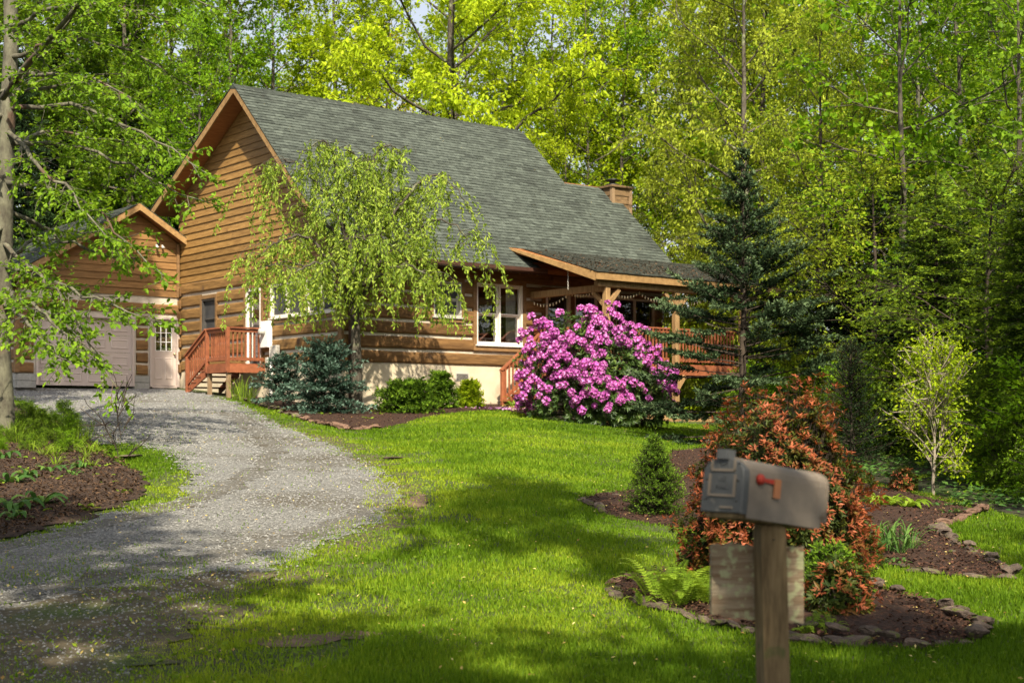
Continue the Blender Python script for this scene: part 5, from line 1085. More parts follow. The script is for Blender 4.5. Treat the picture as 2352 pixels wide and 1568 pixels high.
# ------------------------------------------------------------------ leafy shrubs built from whorls on a dome
def whorl_shrub(seed, R, H, n, leaf, lw, per, tint, asym=None, stems=9, inner=.55, lift=.0, base_h=.18, thick=.35, up=.2, full=2):
    """whorls of leaves spread through a lumpy dome; returns tip points and directions too"""
    r = np.random.default_rng(seed); W_ = Wood(); az = r.uniform(0, 2 * pi, n); cz = r.uniform(-.28, 1, n); sh = np.sqrt(np.maximum(1 - np.maximum(cz, 0) ** full, 0)) * np.where(cz < 0, 1 + cz * .6, 1)
    lump = 1 + .10 * np.sin(az * 3 + seed) + .08 * np.sin(az * 7 + cz * 5) + r.normal(0, .05, n); depth = 1 - np.abs(r.normal(0, thick * .5, n)); depth = np.clip(depth, inner, 1.05)
    T = np.column_stack([np.cos(az) * sh * R * lump * depth, np.sin(az) * sh * R * lump * depth, base_h * H + (1 - base_h) * H * (cz * lump) * depth]); T[:, 2] = np.maximum(T[:, 2], .06)
    if asym: T = asym(T)
    dirn = nrm(T - np.array([0, 0, H * .25])); dirn[:, 2] += up; dirn = nrm(dirn)
    for i in range(stems):
        a = 2 * pi * i / stems; e = np.array([cos(a) * R * .55, sin(a) * R * .55, H * r.uniform(.45, .8)]); lp = np.array([[cos(a) * .06, sin(a) * .06, -.1], [e[0] * .35, e[1] * .35, e[2] * .4], [e[0] * .75, e[1] * .75, e[2] * .75], e]); W_.tube(lp, np.array([.03, .024, .016, .008]) * max(.5, H / 1.6), 5)
    k = r.choice(n, n // 2, replace=False); W_.twigs(T[k] - dirn[k] * min(.5, R * .45), T[k], .004 * max(.6, H / 1.5))
    ix = np.repeat(np.arange(n), per); m_ = n * per; ph = np.tile(np.arange(per) * 2.4, n) + r.uniform(0, 6.28, n)[ix]
    d = dirn[ix]; x = nrm(np.cross(d, np.array([.3, .2, .93]))); y = np.cross(d, x); rad_ = x * np.cos(ph)[:, None] + y * np.sin(ph)[:, None]; op = r.uniform(.55, 1.3, m_)[:, None]
    D = nrm(rad_ * op + d * .6); D[:, 2] -= .15; Nn = d - D * .5
    LL = leaf * r.uniform(.7, 1.2, m_); V, F = kites(T[ix] + r.normal(0, .01, (m_, 3)), D, Nn, LL, LL * lw, .15, .5)
    return W_, (V, F, tint(T, depth, ix, r)), T, dirn, depth

# rhododendron with purple trusses
x0_, y0_ = PX(1385, 33.2), 33.2; RH, RR = 2.52, 1.72
def rh_asym(T): T = T.copy(); T[:, 0] *= 1.0 - .10 * np.sign(T[:, 0]); k = T[:, 2] / RH; T[:, 0] -= .30 * k * (k > .5); T[:, 1] *= .8; return T
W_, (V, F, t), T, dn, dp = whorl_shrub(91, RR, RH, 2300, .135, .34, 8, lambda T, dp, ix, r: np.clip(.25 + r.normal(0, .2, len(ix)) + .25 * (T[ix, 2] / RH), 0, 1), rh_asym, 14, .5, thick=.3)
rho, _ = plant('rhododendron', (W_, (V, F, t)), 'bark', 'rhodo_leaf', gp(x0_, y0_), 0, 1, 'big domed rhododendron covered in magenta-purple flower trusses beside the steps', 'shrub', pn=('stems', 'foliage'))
r = np.random.default_rng(92)
def truss(seed):   # a ball of ruffled florets
    r = np.random.default_rng(seed); P, D, Nn = [], [], []
    for i in range(11):
        a = i * 2.4; c = 1 - (i + .5) / 11 * 1.15; s_ = sqrt(max(0, 1 - c * c)); d = np.array([cos(a) * s_, sin(a) * s_, c]); x = nrm(np.cross(d, np.array([.3, .5, .8]))); y = np.cross(d, x)
        for j in range(5):
            b_ = j * 2 * pi / 5 + i; o = x * cos(b_) + y * sin(b_); P.append(d * .062); D.append(o * .9 + d * .5 + r.normal(0, .12, 3)); Nn.append(d - o * .4)
    V, F = kites(np.array(P), np.array(D), np.array(Nn), .058 * r.uniform(.8, 1.25, len(P)), .044 * np.ones(len(P)), .12, .6); return V, F, np.clip(r.normal(.5, .25, len(P)), 0, 1)
TR = [truss(s_) for s_ in range(5)]; TM = [npmesh('flower_truss', *v[:2], MAT['rhodo_petal'], v[2]) for v in TR]
k = np.where((dp > .90) & (T[:, 2] > .30))[0]; r.shuffle(k)
# clumpy choice, fewer near the ground
clump = np.sin(T[:, 0] * 2.9 + 1) * np.sin(T[:, 2] * 3.1 + .4) + .6 * np.sin(T[:, 1] * 4 + T[:, 0] * 2)
k = [i for i in k if clump[i] > -.42 + r.normal(0, .4) and r.uniform() < .22 + .75 * min(1, T[i, 2] / 1.1)]
front = sorted(k, key=lambda i: T[i, 1]); nT = 0; restV, restF, restT = [], [], []; off = 0
taken = []
for i in front:
    p = T[i] + dn[i] * .06
    if taken and np.min(np.linalg.norm(np.array(taken) - p, axis=1)) < .085: continue
    taken.append(p)
    q = Vector(dn[i]).to_track_quat('Z', 'Y'); s_ = r.uniform(.7, 1.25); v = r.integers(5)
    if nT < 300:
        o = link('flower_truss', TM[v], rho); o.location = p; o.rotation_mode = 'QUATERNION'; o.rotation_quaternion = q; o.scale = (s_,) * 3; nT += 1
    else:
        M_ = np.array(q.to_matrix()); V, F, t = TR[v]; restV.append(V @ M_.T * s_ + p); restF.append(F + off); restT.append(t); off += len(V)
if restV: tag(link('flower_trusses', npmesh('flower_trusses', np.vstack(restV), np.vstack(restF), MAT['rhodo_petal'], np.concatenate(restT)), rho), kind='stuff')

# red-leaved shrub beside the mailbox
px_, py_ = G(1795, 1355)
def pi_asym(T):
    T = T.copy(); k = T[:, 2] / 1.55; T *= (1 + .11 * np.sin(T[:, 0] * 7 + T[:, 2] * 5) * np.sin(T[:, 2] * 6 + T[:, 1] * 7 + 1))[:, None]; T[:, 0] += .05 * np.sin(k * 7) + .10 * np.sin(T[:, 2] * 9) * .3; T[:, 0] *= np.where((k < .35) & (T[:, 0] < 0), 1.15, 1.0) * np.where(k > .6, .85, 1.02); T[:, 1] *= .8; return T
def pi_tint(T, dp, ix, r): return np.clip(.10 + .95 * np.clip((dp[ix] - .86) / .12, 0, 1) * (r.uniform(0, 1, len(T))[ix] > .32 - .30 * np.sin(T[ix, 0] * 6 + 1) * np.sin(T[ix, 2] * 5 + 2) - .15 * T[ix, 2]) * r.uniform(.60, 1.05, len(ix)) + r.normal(0, .06, len(ix)), 0, 1)
W_, (V, F, t), T, dn, dp = whorl_shrub(95, .68, 1.50, 5600, .052, .33, 7, pi_tint, pi_asym, 10, .45, thick=.34, base_h=.22, up=.1, full=3.6)
plant('pieris_shrub', (W_, (V, F, t)), 'dark_bark', 'pieris_leaf', gp(px_, py_), 0, 1, 'large shrub with red-bronze new leaves behind the mailbox', 'shrub', pn=('stems', 'foliage'))
W_, (V, F, t), *_ = whorl_shrub(96, .22, .42, 190, .075, .30, 9, pi_tint, None, 6, .45)
a = plant('pieris_shrub', (W_, (V, F, t)), 'dark_bark', 'pieris_leaf', gp(*G(1925, 1420)), 0, 1, 'small red-bronze shrub at the right foot of the mailbox shrub', 'shrub', pn=('stems', 'foliage'))
plant('pieris_shrub', None, 'dark_bark', 'pieris_leaf', gp(*G(1640, 1325)), 1, 1.15, 'low red-bronze shrub left of the mailbox board', 'shrub', pn=('stems', 'foliage'), reuse=a[1])
plant('pieris_shrub', None, 'dark_bark', 'pieris_leaf', gp(*G(2075, 1128)), 2, .8, 'small orange-leaved shrub at the foot of the dark spruce', 'shrub', pn=('stems', 'foliage'), reuse=a[1])
# bare-stemmed shrub at the wood edge
bx_, by_ = G(2145, 1135)
plant('open_shrub', broadleaf(97, 2.3, .035, .22, .85, 20, 6, .065, .6, nt=5, twl=.22, nb=1.7, el=(50, 75), lean=.05), 'birch_bark', 'leaf_spring', gp(bx_, by_), 0, .78, 'open shrub with pale bare stems and small bright leaves in the right mulch bed', 'shrub')
# twiggy shrub in the left bed
tx_, ty_ = G(270, 1060)
plant('twiggy_shrub', broadleaf(98, 1.15, .005, .15, .5, 8, 2, .04, .5, nt=2, twl=.12, nb=.8, el=(40, 70), lean=.08), 'dark_bark', 'leaf_mid', gp(tx_, ty_), 0, .8, 'thin twiggy shrub at the edge of the left bed by the gravel', 'shrub')

# ------------------------------------------------------------------ clumps: ferns, irises, lilies, grass tufts
def ribbon_clump(seed, n, L_, w_, arch, spread, seg=5, pinn=0):
    """arching ribbons from one crown; pinn > 0 makes fern fronds with leaflets"""
    r = np.random.default_rng(seed); V, F, t = [], [], []; off = 0
    for i in range(n):
        az = i * 2.4 + r.normal(0, .3); e = radians(r.uniform(spread[0], spread[1])); l = L_ * r.uniform(.6, 1.15); p = np.array([cos(az) * .03, sin(az) * .03, 0]) + r.normal(0, .015 + .1 * L_ * .2, 3) * [1, 1, 0]; d = np.array([cos(az) * cos(e), sin(az) * cos(e), sin(e)]); pts = [p]
        for k in range(seg): d = nrm(d + np.array([0, 0, -arch * (k + 1) / seg])); pts.append(pts[-1] + d * l / seg)
        pts = np.array(pts); sd = nrm(np.cross(np.gradient(pts, axis=0), np.array([0, 0, 1.0]) + r.normal(0, .2, 3))); tn = r.uniform(0, 1)
        if pinn:
            u = np.linspace(.08, .98, pinn); c = np.array([along(pts, x)[0] for x in u]); dd = np.array([along(pts, x)[1] for x in u]); s2 = nrm(np.cross(dd, np.array([0, 0, 1.0])))
            for sg in (-1, 1):
                wl = w_ * np.sin(pi * (u * .85 + .12)) ** .7; v, f = kites(c, s2 * sg + dd * .35 - np.array([0, 0, .15]), np.cross(dd, s2) * sg, wl, l / pinn * .75 * np.ones(pinn), .05, .35); V.append(v); F.append(f + off); off += len(v); t.append(np.full(pinn, tn) + r.normal(0, .1, pinn))
            W0 = l * .008
        else: W0 = w_
        prof = np.sin(pi * (np.linspace(.12, 1, seg + 1))) ** .6 * W0 * .5 if not pinn else np.linspace(W0, W0 * .3, seg + 1); prof = np.maximum(prof, .0008)
        v = np.concatenate([pts + sd * prof[:, None], pts - sd * prof[:, None]]); k = np.arange(seg); V.append(v); F.append(np.column_stack([k, k + 1, seg + 2 + k, seg + 1 + k]) + off); off += len(v); t.append(np.full(seg, tn))
    return np.vstack(V), np.vstack(F), np.clip(np.concatenate(t), 0, 1)
CL = {}
def clump(key, *a, mat='lily_leaf', **k): V, F, t = ribbon_clump(*a, **k); CL[key] = npmesh(key, V, F, MAT[mat], t)
clump('fern_a', 1, 9, .46, .07, .42, (55, 82), 8, 19, mat='fern_leaf'); clump('fern_b', 2, 9, .36, .05, .5, (50, 80), 8, 22, mat='fern_leaf')
clump('iris', 3, 22, .50, .022, .55, (52, 86), 6); clump('lily', 4, 14, .34, .06, .75, (35, 75), 6); clump('tuft', 5, 34, .22, .009, .5, (50, 85), 4, mat='blade'); clump('hosta', 6, 16, .20, .07, .8, (25, 65), 5); clump('weed', 7, 9, .11, .035, .6, (20, 60), 4, mat='fern_leaf'); clump('tall', 8, 22, .62, .014, .35, (65, 88), 6, mat='fern_leaf')
def put(key, name, xd, yd, sc, label, group=None, mat=None, cat='plant'):
    x, y = G(xd, yd); o = link(name, CL[key], None, gp(x, y, .02), random.uniform(0, 6.28), sc); tag(o, label, cat, group)
    if mat: o.material_slots[0].link = 'OBJECT'; o.material_slots[0].material = MAT[mat]
    return o
random.seed(31)
for xd, yd, s_ in ((1520, 1388, 1.0), (1560, 1372, 1.0), (1600, 1392, 1.0), (1560, 1400, .85), (1640, 1395, .9), (1500, 1372, .8)): put('fern_a', 'fern', xd, yd, s_, 'bright green fern in the near bed left of the mailbox post', 'ferns in the near bed')
put('fern_b', 'fern', 1477, 1395, .5, 'small single fern at the left end of the near bed')
for xd, yd, s_ in ((1870, 1460, .55), (1910, 1455, .5), (1850, 1465, .5)): put('fern_b', 'fern', xd, yd, s_, 'small fern by the edging stones right of the mailbox post', 'small ferns right of the post')
for xd, yd, s_ in ((1240, 948, 1.25), (1215, 940, 1.0), (1275, 950, .8)): put('fern_b', 'fern', xd, yd, s_, 'pale green fern at the foot of the purple rhododendron', 'ferns by the rhododendron')
put('fern_b', 'fern', 1180, 936, 1.2, 'fern growing beside the bottom of the front steps')
for xd, yd, s_ in ((555, 922, 1.15), (575, 926, 1.0), (540, 918, .9)): put('tall', 'grass_clump', xd, yd, s_, 'tall bright grass clump below the side landing', 'tall grass by the side landing')
for xd, yd, s_ in ((2010, 1285, .75), (2040, 1275, .8), (2065, 1280, .8), (2090, 1270, .7), (2000, 1260, .7), (2030, 1262, .75)): put('iris', 'iris_clump', xd, yd, s_, 'blue-green bladed clump in the right mulch bed', 'bladed clumps in the right bed')
for xd, yd, s_ in ((2020, 1300, 1.0), (2050, 1298, .9), (2075, 1296, .8), (1995, 1298, .9)): put('weed', 'ground_plant', xd, yd, s_ * 1.1, 'low leafy plant below the bladed clumps', 'low plants in the right bed', 'lily_leaf')
for xd, yd, s_ in ((2010, 1160, .85), (2035, 1168, .9), (2085, 1172, .9), (2055, 1158, .7), (2100, 1165, .7)): put('lily', 'lily_clump', xd, yd, s_, 'light green daylily clump at the back of the right mulch bed', 'daylilies in the right bed', 'fern_leaf')
for xd, yd, s_ in ((30, 1180, 1.0), (85, 1168, .95), (20, 1120, .9), (65, 1105, .8), (110, 1090, .7), (190, 1085, .75), (165, 1100, .6), (10, 1060, .9), (40, 1200, .7)): put('lily', 'broadleaf_clump', xd, yd, s_ * 1.15, 'broad-leaved green clump in the leaf litter of the left bed', 'broad-leaved clumps in the left bed')
for i in range(26): put('tall', 'iris_clump', random.uniform(-20, 215), random.uniform(985, 1040), random.uniform(.35, .7), 'upright grassy clump at the back of the left bed', 'upright clumps in the left bed')
for i in range(24): put('weed', 'bed_weed', random.uniform(-20, 300), random.uniform(1030, 1190), random.uniform(.8, 1.8), 'small weed sprouting from the leaf litter of the left bed', 'weeds in the left bed')
for i in range(12): put('iris', 'iris_clump', random.uniform(60, 235), random.uniform(1040, 1085), random.uniform(.35, .6), 'short bladed sprout in the left bed', 'bladed sprouts in the left bed', 'fern_leaf')
for i in range(44):
    xd = random.uniform(-60, 200); dep = random.uniform(21, 28); forest('bush', random.choice(['leaf_mid', 'leaf_fresh', 'leaf_near']), xd - 20, dep, random.uniform(.11, .21), 'low leafy bush at the back of the left bed', 'low bushes in the left bed', cat='bush', name='low_bush')
for xd, yd in ((800, 952), (745, 955), (870, 955), (640, 948), (845, 965)): put('weed', 'bed_weed', xd, yd, 1.4, 'small green sprout in the mulch under the weeping tree', 'sprouts under the weeping tree')
for i in range(12): put('weed', 'ground_plant', random.uniform(2150, 2350), random.uniform(1150, 1186), random.uniform(.8, 1.6), 'low leafy plant along the dark wood edge', 'plants along the wood edge', 'lily_leaf')

# ------------------------------------------------------------------ stones
def rock(seed, flat=.5):
    import bmesh
    r = np.random.default_rng(seed); bm = bmesh.new(); bmesh.ops.create_icosphere(bm, subdivisions=2, radius=.5)
    cut = [(nrm(r.normal(0, 1, 3)), r.uniform(.22, .40)) for _ in range(7)]
    for v in bm.verts:
        p = np.array(v.co)
        for n_, d_ in cut:
            e = p @ n_ - d_
            if e > 0: p = p - n_ * e
        p += r.normal(0, .035, 3); v.co = p * [1, .75, flat]
    me = bpy.data.meshes.new('stone'); bm.to_mesh(me); bm.free(); return me
RK = [rock(s_, .42) for s_ in range(10)]
for m_ in RK: m_.materials.append(MAT['stone'])
def stones(line, gap, size, label, group, mat='stone', jit=.04, name='edging_stone', lift=.0):
    P = gpoly(line); rr = random.Random(len(line)); k = 0
    for a, b in zip(P[:-1], P[1:]):
        L_ = np.hypot(*(b - a)); n = max(1, round(L_ / gap)); ang = atan2(b[1] - a[1], b[0] - a[0])
        for i in range(n):
            p = a + (b - a) * (i + .5) / n + np.array([rr.gauss(0, jit), rr.gauss(0, jit)]); s_ = size * 1.08 * rr.uniform(.65, 1.35)
            o = link(name, rr.choice(RK), None, gp(p[0], p[1], s_ * .16 + lift), ang + rr.gauss(0, .35), (s_ * rr.uniform(1.0, 1.6), s_, s_ * rr.uniform(.8, 1.2))); o.rotation_euler[0] = rr.gauss(0, .12); o.rotation_euler[1] = rr.gauss(0, .12)
            if mat != 'stone': o.material_slots[0].link = 'OBJECT'; o.material_slots[0].material = MAT[mat]
            tag(o, label, 'stone', group)
stones([(1402, 1350), (1425, 1375), (1470, 1390), (1540, 1405), (1640, 1433), (1740, 1460)], .16, .15, 'rough brown edging stone left of the mailbox post around the near bed', 'stones of the near bed, left part')
stones([(1800, 1468), (1880, 1480), (2000, 1492), (2130, 1492), (2240, 1476)], .17, .17, 'chunky brown edging stone in front of the near bed, right of the post', 'stones of the near bed, front right')
stones([(1830, 1462), (1950, 1475), (2080, 1482)], .20, .13, 'chunky brown edging stone in front of the near bed, right of the post', 'stones of the near bed, front right', lift=.06)
stones([(2245, 1470), (2256, 1445), (2215, 1418), (2120, 1384), (2010, 1348)], .22, .20, 'long grey slab stone along the back rim of the near bed', 'stones of the near bed, back rim')
stones([(1405, 1345), (1440, 1327), (1500, 1314)], .17, .13, 'small pinkish stone at the back left rim of the near bed', 'stones of the near bed, back left', 'red_stone')
stones([(2050, 1305), (2120, 1318), (2200, 1328), (2290, 1335), (2335, 1322), (2270, 1285), (2200, 1250), (2150, 1217)], .22, .19, 'mossy edging stone around the right mulch bed', 'stones of the right bed')
stones([(2140, 1217), (2190, 1200), (2240, 1178), (2252, 1170)], .24, .20, 'brown stone at the far corner of the right mulch bed', 'stones at the far corner of the right bed', 'red_stone')
stones([(2010, 1235), (2080, 1245), (2150, 1268), (2200, 1280)], .38, .17, 'mossy flat stone lying inside the right mulch bed', 'stones inside the right bed')
stones([(1330, 1152), (1360, 1165), (1400, 1180)], .22, .18, 'grey flat stone at the left tip of the middle bed', 'stones of the middle bed tip')
stones([(1380, 1140), (1410, 1137)], .3, .16, 'flat stone on the mulch beside the cone-shaped spruce', 'stones by the cone-shaped spruce')
stones([(530, 912), (580, 925), (640, 945), (690, 962)], .28, .22, 'dark reddish edging stone along the bed by the side landing', 'stones by the side landing', 'stone')
stones([(690, 963), (760, 981), (810, 989), (870, 985)], .30, .24, 'reddish edging stone below the weeping tree bed', 'stones of the weeping tree bed', 'red_stone')
for xd, yd, s_, lab, zs in ((1625, 1020, .42, 'upright lichened pale rock at the top of the middle bed', 1.5), (1648, 1018, .34, 'cracked pale rock leaning beside the lichened rock', 1.5), (1608, 1022, .2, 'small grey rock at the foot of the pale rocks', .9), (905, 1056, .28, 'flat grey slab lying in the lawn by the driveway', .35), (300, 1055, .5, 'flat brown slab at the edge of the left bed', .25)):
    x, y = G(xd, yd); o = link('rock', RK[int(xd) % 10], None, gp(x, y, s_ * .12), xd, (s_ * (1.7 if zs < .5 else .8), s_ * .8, s_ * zs)); o.material_slots[0].link = 'OBJECT'; o.material_slots[0].material = MAT['pale_rock' if zs > 1 else 'stone']; tag(o, lab, 'rock')

# ------------------------------------------------------------------ lawn grass, gravel, chips, petals
P_house = gpoly([('L', -.1, -.1), ('L', 11, -.1), ('L', 11, 9), ('L', -.1, 9)])
r = np.random.default_rng(101)
def field(n, y0, y1, pw=1.0, wide=.40):
    y = (y0 ** (1 - pw) + r.uniform(0, 1, n) * (y1 ** (1 - pw) - y0 ** (1 - pw))) ** (1 / (1 - pw)) if pw != 1 else y0 * (y1 / y0) ** r.uniform(0, 1, n)
    x = r.uniform(-1, 1, n) * (wide * y + .8); return np.column_stack([x, y])
def vnoise(P, s_, seed=0):
    x, y = P[:, 0] * s_ + seed, P[:, 1] * s_ - seed; return .5 + .25 * (np.sin(x * 1.7 + 1.3 * np.sin(y * 1.1)) + np.sin(y * 1.9 + 1.7 * np.sin(x * .9 + 2)))
P = field(760000, 6.6, 37, .75); P = P[inside(P_lawn, P)]
J = P + r.normal(0, .10, P.shape)
in_dr = inside(P_drive, J); ed = np.zeros(len(P)); k = in_dr; ed[k] = edge_dist(P_drive, P[k])
keep = ~in_dr | (r.uniform(0, 1, len(P)) < np.where(ed < .35, .30, 0) * (vnoise(P, 1.6, 3) > .45) + .012 + .13 * ((P[:, 1] < 13) & (vnoise(P, 1.1, 9) + .12 * vnoise(P, 6, 2) > .60)))
for poly in (P_left, P_front, P_rhodo, P_mid, P_near): keep &= ~inside(poly, P + r.normal(0, .03, P.shape))
for poly in (P_bare, P_bare3): keep &= ~inside(poly, J) | (r.uniform(0, 1, len(P)) < .12)
keep &= ~inside(P_house, P)
# thin, weedy strip along the gravel
dd = edge_dist(P_drive, P); thin = (dd < 1.3) & ~in_dr & (P[:, 0] > -4.6 - .0 * P[:, 1]) & (vnoise(P, 2.1, 5) < .62 - .3 * dd / 1.3 + .0); keep &= ~thin | (r.uniform(0, 1, len(P)) < .35)
P = P[keep]; n = len(P)
hgt = (.022 + .022 * vnoise(P, .8, 2) + .02 * vnoise(P, 4, 8)) * r.uniform(.6, 1.35, n); hgt *= np.where(edge_dist(P_drive, P) < .5, .8, 1.0); wd = .0028 + .00036 * P[:, 1]
a = r.uniform(0, 2 * pi, n); ln_ = r.uniform(.1, .75, n); z = tz(P[:, 0], P[:, 1])
b_ = np.column_stack([P, z - .004]); sx = np.column_stack([np.cos(a), np.sin(a), np.zeros(n)]) * wd[:, None]; a2 = a + pi / 2 + r.normal(0, .5, n)
tip = b_ + np.column_stack([np.cos(a2) * ln_ * hgt, np.sin(a2) * ln_ * hgt, hgt])
V = np.stack([b_ - sx, b_ + sx, tip], 1).reshape(-1, 3); k = np.arange(n) * 3
strip = np.clip(1 - edge_dist(P_drive, P) / 1.6, 0, 1) * (P[:, 0] > -4.5)
tint = np.clip(.14 + .48 * vnoise(P, .45, 1) + .32 * vnoise(P, 1.9, 4) - .14 + r.normal(0, .16, n) + .35 * strip, 0, 1)
tag(link('lawn_grass', npmesh('lawn_grass', V, np.column_stack([k, k + 1, k + 2]), MAT['blade'], tint)), 'short green lawn grass in front of the log house', 'grass', kind='stuff')
# clover and plantain leaves in the thin grass
Q = field(16000, 7, 34, .9); Q = Q[inside(P_lawn, Q) & ~inside(P_drive, Q)]; e = edge_dist(P_drive, Q); Q = Q[(r.uniform(0, 1, len(Q)) < np.where(e < 1.4, .9, .28))]
for poly in (P_left, P_front, P_rhodo, P_mid, P_near, P_house): Q = Q[~inside(poly, Q)]
n = len(Q); a = r.uniform(0, 6.28, n); D = np.column_stack([np.cos(a), np.sin(a), r.uniform(.0, .5, n)]); Nn = np.column_stack([r.normal(0, .3, (n, 2)), np.ones(n)]); L_ = r.uniform(.025, .06, n)
V, F = kites(np.column_stack([Q, tz(*Q.T) + .02]), D, Nn, L_, L_ * .6); tag(link('lawn_weeds', npmesh('lawn_weeds', V, F, MAT['fern_leaf'], r.uniform(0, .8, n))), 'clover and plantain leaves in the thin grass by the gravel', 'weeds', kind='stuff')
# weeds and sparse grass on the dirt track
Q = on_polys((P_dirt, P_verge), 60000, 6.6, 36, .9) if False else field(60000, 6.6, 36, .9); Q = Q[(inside(P_dirt, Q) | inside(P_verge, Q)) & (vnoise(Q, 2.3, 7) > .55)]; Q = Q[r.uniform(0, 1, len(Q)) < .55]; n = len(Q)
a = r.uniform(0, 6.28, n); D = np.column_stack([np.cos(a), np.sin(a), r.uniform(.2, 1.2, n)]); Nn = np.column_stack([r.normal(0, .4, (n, 2)), np.ones(n)]); L_ = r.uniform(.02, .05, n)
V, F = kites(np.column_stack([Q, tz(*Q.T) + .016]), D, Nn, L_, L_ * .4); tag(link('track_weeds', npmesh('track_weeds', V, F, MAT['blade'], r.uniform(.1, .9, n))), 'tiny weeds sprouting through the dirt beside the gravel', 'weeds', kind='stuff')
# gravel stones
P = field(130000, 6.6, 40, 1.15); P = P[inside(P_drive, P + r.normal(0, .12, P.shape))]; P = P[~(inside(P_track, P) | inside(P_track2, P) | inside(P_dirt, P)) | (r.uniform(0, 1, len(P)) < .45)]; n = len(P); s_ = (.006 + .0007 * P[:, 1]) * r.uniform(.5, 1.3, n)
octa = np.array([(1, 0, 0), (0, 1, 0), (-1, 0, 0), (0, -1, 0), (0, 0, .75)]); of = np.array([(0, 1, 4), (1, 2, 4), (2, 3, 4), (3, 0, 4)]); a = r.uniform(0, 6.28, n); ca, sa = np.cos(a), np.sin(a)
o = octa[None] * s_[:, None, None] * r.uniform(.6, 1.2, (n, 5, 1)); V = np.stack([o[..., 0] * ca[:, None] - o[..., 1] * sa[:, None], o[..., 0] * sa[:, None] + o[..., 1] * ca[:, None], o[..., 2]], -1) + np.column_stack([P, tz(*P.T) + .015])[:, None]
tag(link('gravel_stones', npmesh('gravel_stones', V.reshape(-1, 3), (np.arange(n)[:, None, None] * 5 + of[None]).reshape(-1, 3), MAT['pebble'], np.repeat(r.beta(1.5, 1.8, n), 4))), 'loose grey gravel on the driveway', 'gravel', kind='stuff')
# leafy ground cover along the wood edges
P_edge = gpoly([(1700, 1000), (1990, 1105), (2240, 1162), (2352, 1188), (2700, 1215), ('W', 24, 24), ('W', 18, 44), ('L', 12.5, -1)])
P_edge2 = gpoly([(-500, 960), (10, 905), (30, 890), ('L', -5.2, 9), ('W', -30, 44), ('W', -30, 26)])
Q = np.column_stack([r.uniform(-30, 24, 220000), r.uniform(13, 44, 220000)]); Q = Q[(inside(P_edge, Q) | inside(P_edge2, Q)) & (np.abs(Q[:, 0]) < .42 * Q[:, 1] + 1)]; Q = Q[r.uniform(0, 1, len(Q)) < vnoise(Q, 1.2, 6) * 1.3]; n = len(Q)
a = r.uniform(0, 6.28, n); D = np.column_stack([np.cos(a), np.sin(a), r.uniform(-.3, .4, n)]); Nn = np.column_stack([r.normal(0, .4, (n, 2)), np.ones(n)]); L_ = r.uniform(.06, .13, n)
V, F = kites(np.column_stack([Q, tz(*Q.T) + r.uniform(.02, .22, n) * vnoise(Q, 1.7, 2)]), D, Nn, L_, L_ * .6); tag(link('ground_cover', npmesh('ground_cover', V, F, MAT['lily_leaf'], r.uniform(0, 1, n))), 'low leafy ground cover along the wood edge', 'ground cover', kind='stuff')
def on_polys(polys, n, y0, y1, pw=.9):
    P = field(n, y0, y1, pw); k = np.zeros(len(P), bool)
    for q in polys: k |= inside(q, P)
    return P[k]
P = on_polys((P_front, P_rhodo, P_mid, P_near), 120000, 8, 38, 1.1); scatter_flat('mulch_chips', np.column_stack([P, tz(*P.T) + .035]), .035, 'chip', lift=.012, seed=3, up=.5); tag(bpy.data.objects['mulch_chips'], 'dark brown bark mulch chips in the garden beds', 'mulch')
P = on_polys((P_left,), 120000, 12, 30, .9); scatter_flat('litter_leaves', np.column_stack([P, tz(*P.T) + .065]), .038, 'litter_leaf', lift=.012, seed=4, up=.5); tag(bpy.data.objects['litter_leaves'], 'brown dead leaves covering the left bed', 'leaf litter')
P = np.vstack([on_polys((P_drive,), 4200, 7, 38, 1.0), on_polys((P_front, P_mid, P_near), 5500, 8, 36, .9), field(1500, 7, 34, .9)]); P = P[~inside(P_house, P)]; scatter_flat('fallen_petals', np.column_stack([P, tz(*P.T) + .05]), .025, 'fallen', lift=.0, seed=6); tag(bpy.data.objects['fallen_petals'], 'small yellow bud scales fallen on gravel and mulch', 'fallen leaves')
P = on_polys((P_rhodo,), 60000, 30, 37, .0); P = P[P[:, 0] < 3.4]; P = P[r.uniform(0, 1, len(P)) < .35]; scatter_flat('yellow_litter', np.column_stack([P, tz(*P.T) + .05]), .05, 'fallen', seed=7); tag(bpy.data.objects['yellow_litter'], 'pale yellow fallen leaves around the rhododendron foot', 'fallen leaves')
c = np.array(G(1165, 943)); P = c + r.normal(0, 1, (300, 2)) * [.5, .18]; scatter_flat('purple_petals', np.column_stack([P, tz(*P.T) + .045]), .05, 'petal_fallen', seed=8); tag(bpy.data.objects['purple_petals'], 'fallen purple petals at the foot of the front steps', 'petals')

# ------------------------------------------------------------------ mailbox on its post
surf('mailbox_metal', (0.15, 0.122, 0.098), (0.25, 0.205, 0.162), 5, rough=.62, bump=.1, bscale=30, spec=.4, dist=.003, spots=((.12, .085, .055), 6, .66))
surf('mailbox_door', (0.055, 0.058, 0.062), (0.095, 0.098, 0.102), 6, rough=.55, bump=.1, bscale=30, spec=.4, dist=.003, spots=((.16, .15, .135), 9, .64))
surf('flag_red', (0.32, 0.03, 0.02), (0.42, 0.05, 0.03), 8, rough=.6, bump=.05)
surf('flag_faded', (0.34, 0.13, 0.06), (0.42, 0.18, 0.085), 10, rough=.8, bump=.1)
surf('old_board', (0.20, 0.12, 0.065), (0.40, 0.33, 0.23), 7, (.6, 1, 7), .9, .8, 24, dist=.01, spots=((0.42, 0.42, 0.24), 45, .54), soft=.06)
surf('post_wood', (0.085, 0.056, 0.026), (0.26, 0.185, 0.095), 9, (4, 4, .5), .9, .5, 18, dist=.008, spots=((0.085, 0.095, 0.03), 5, .60))
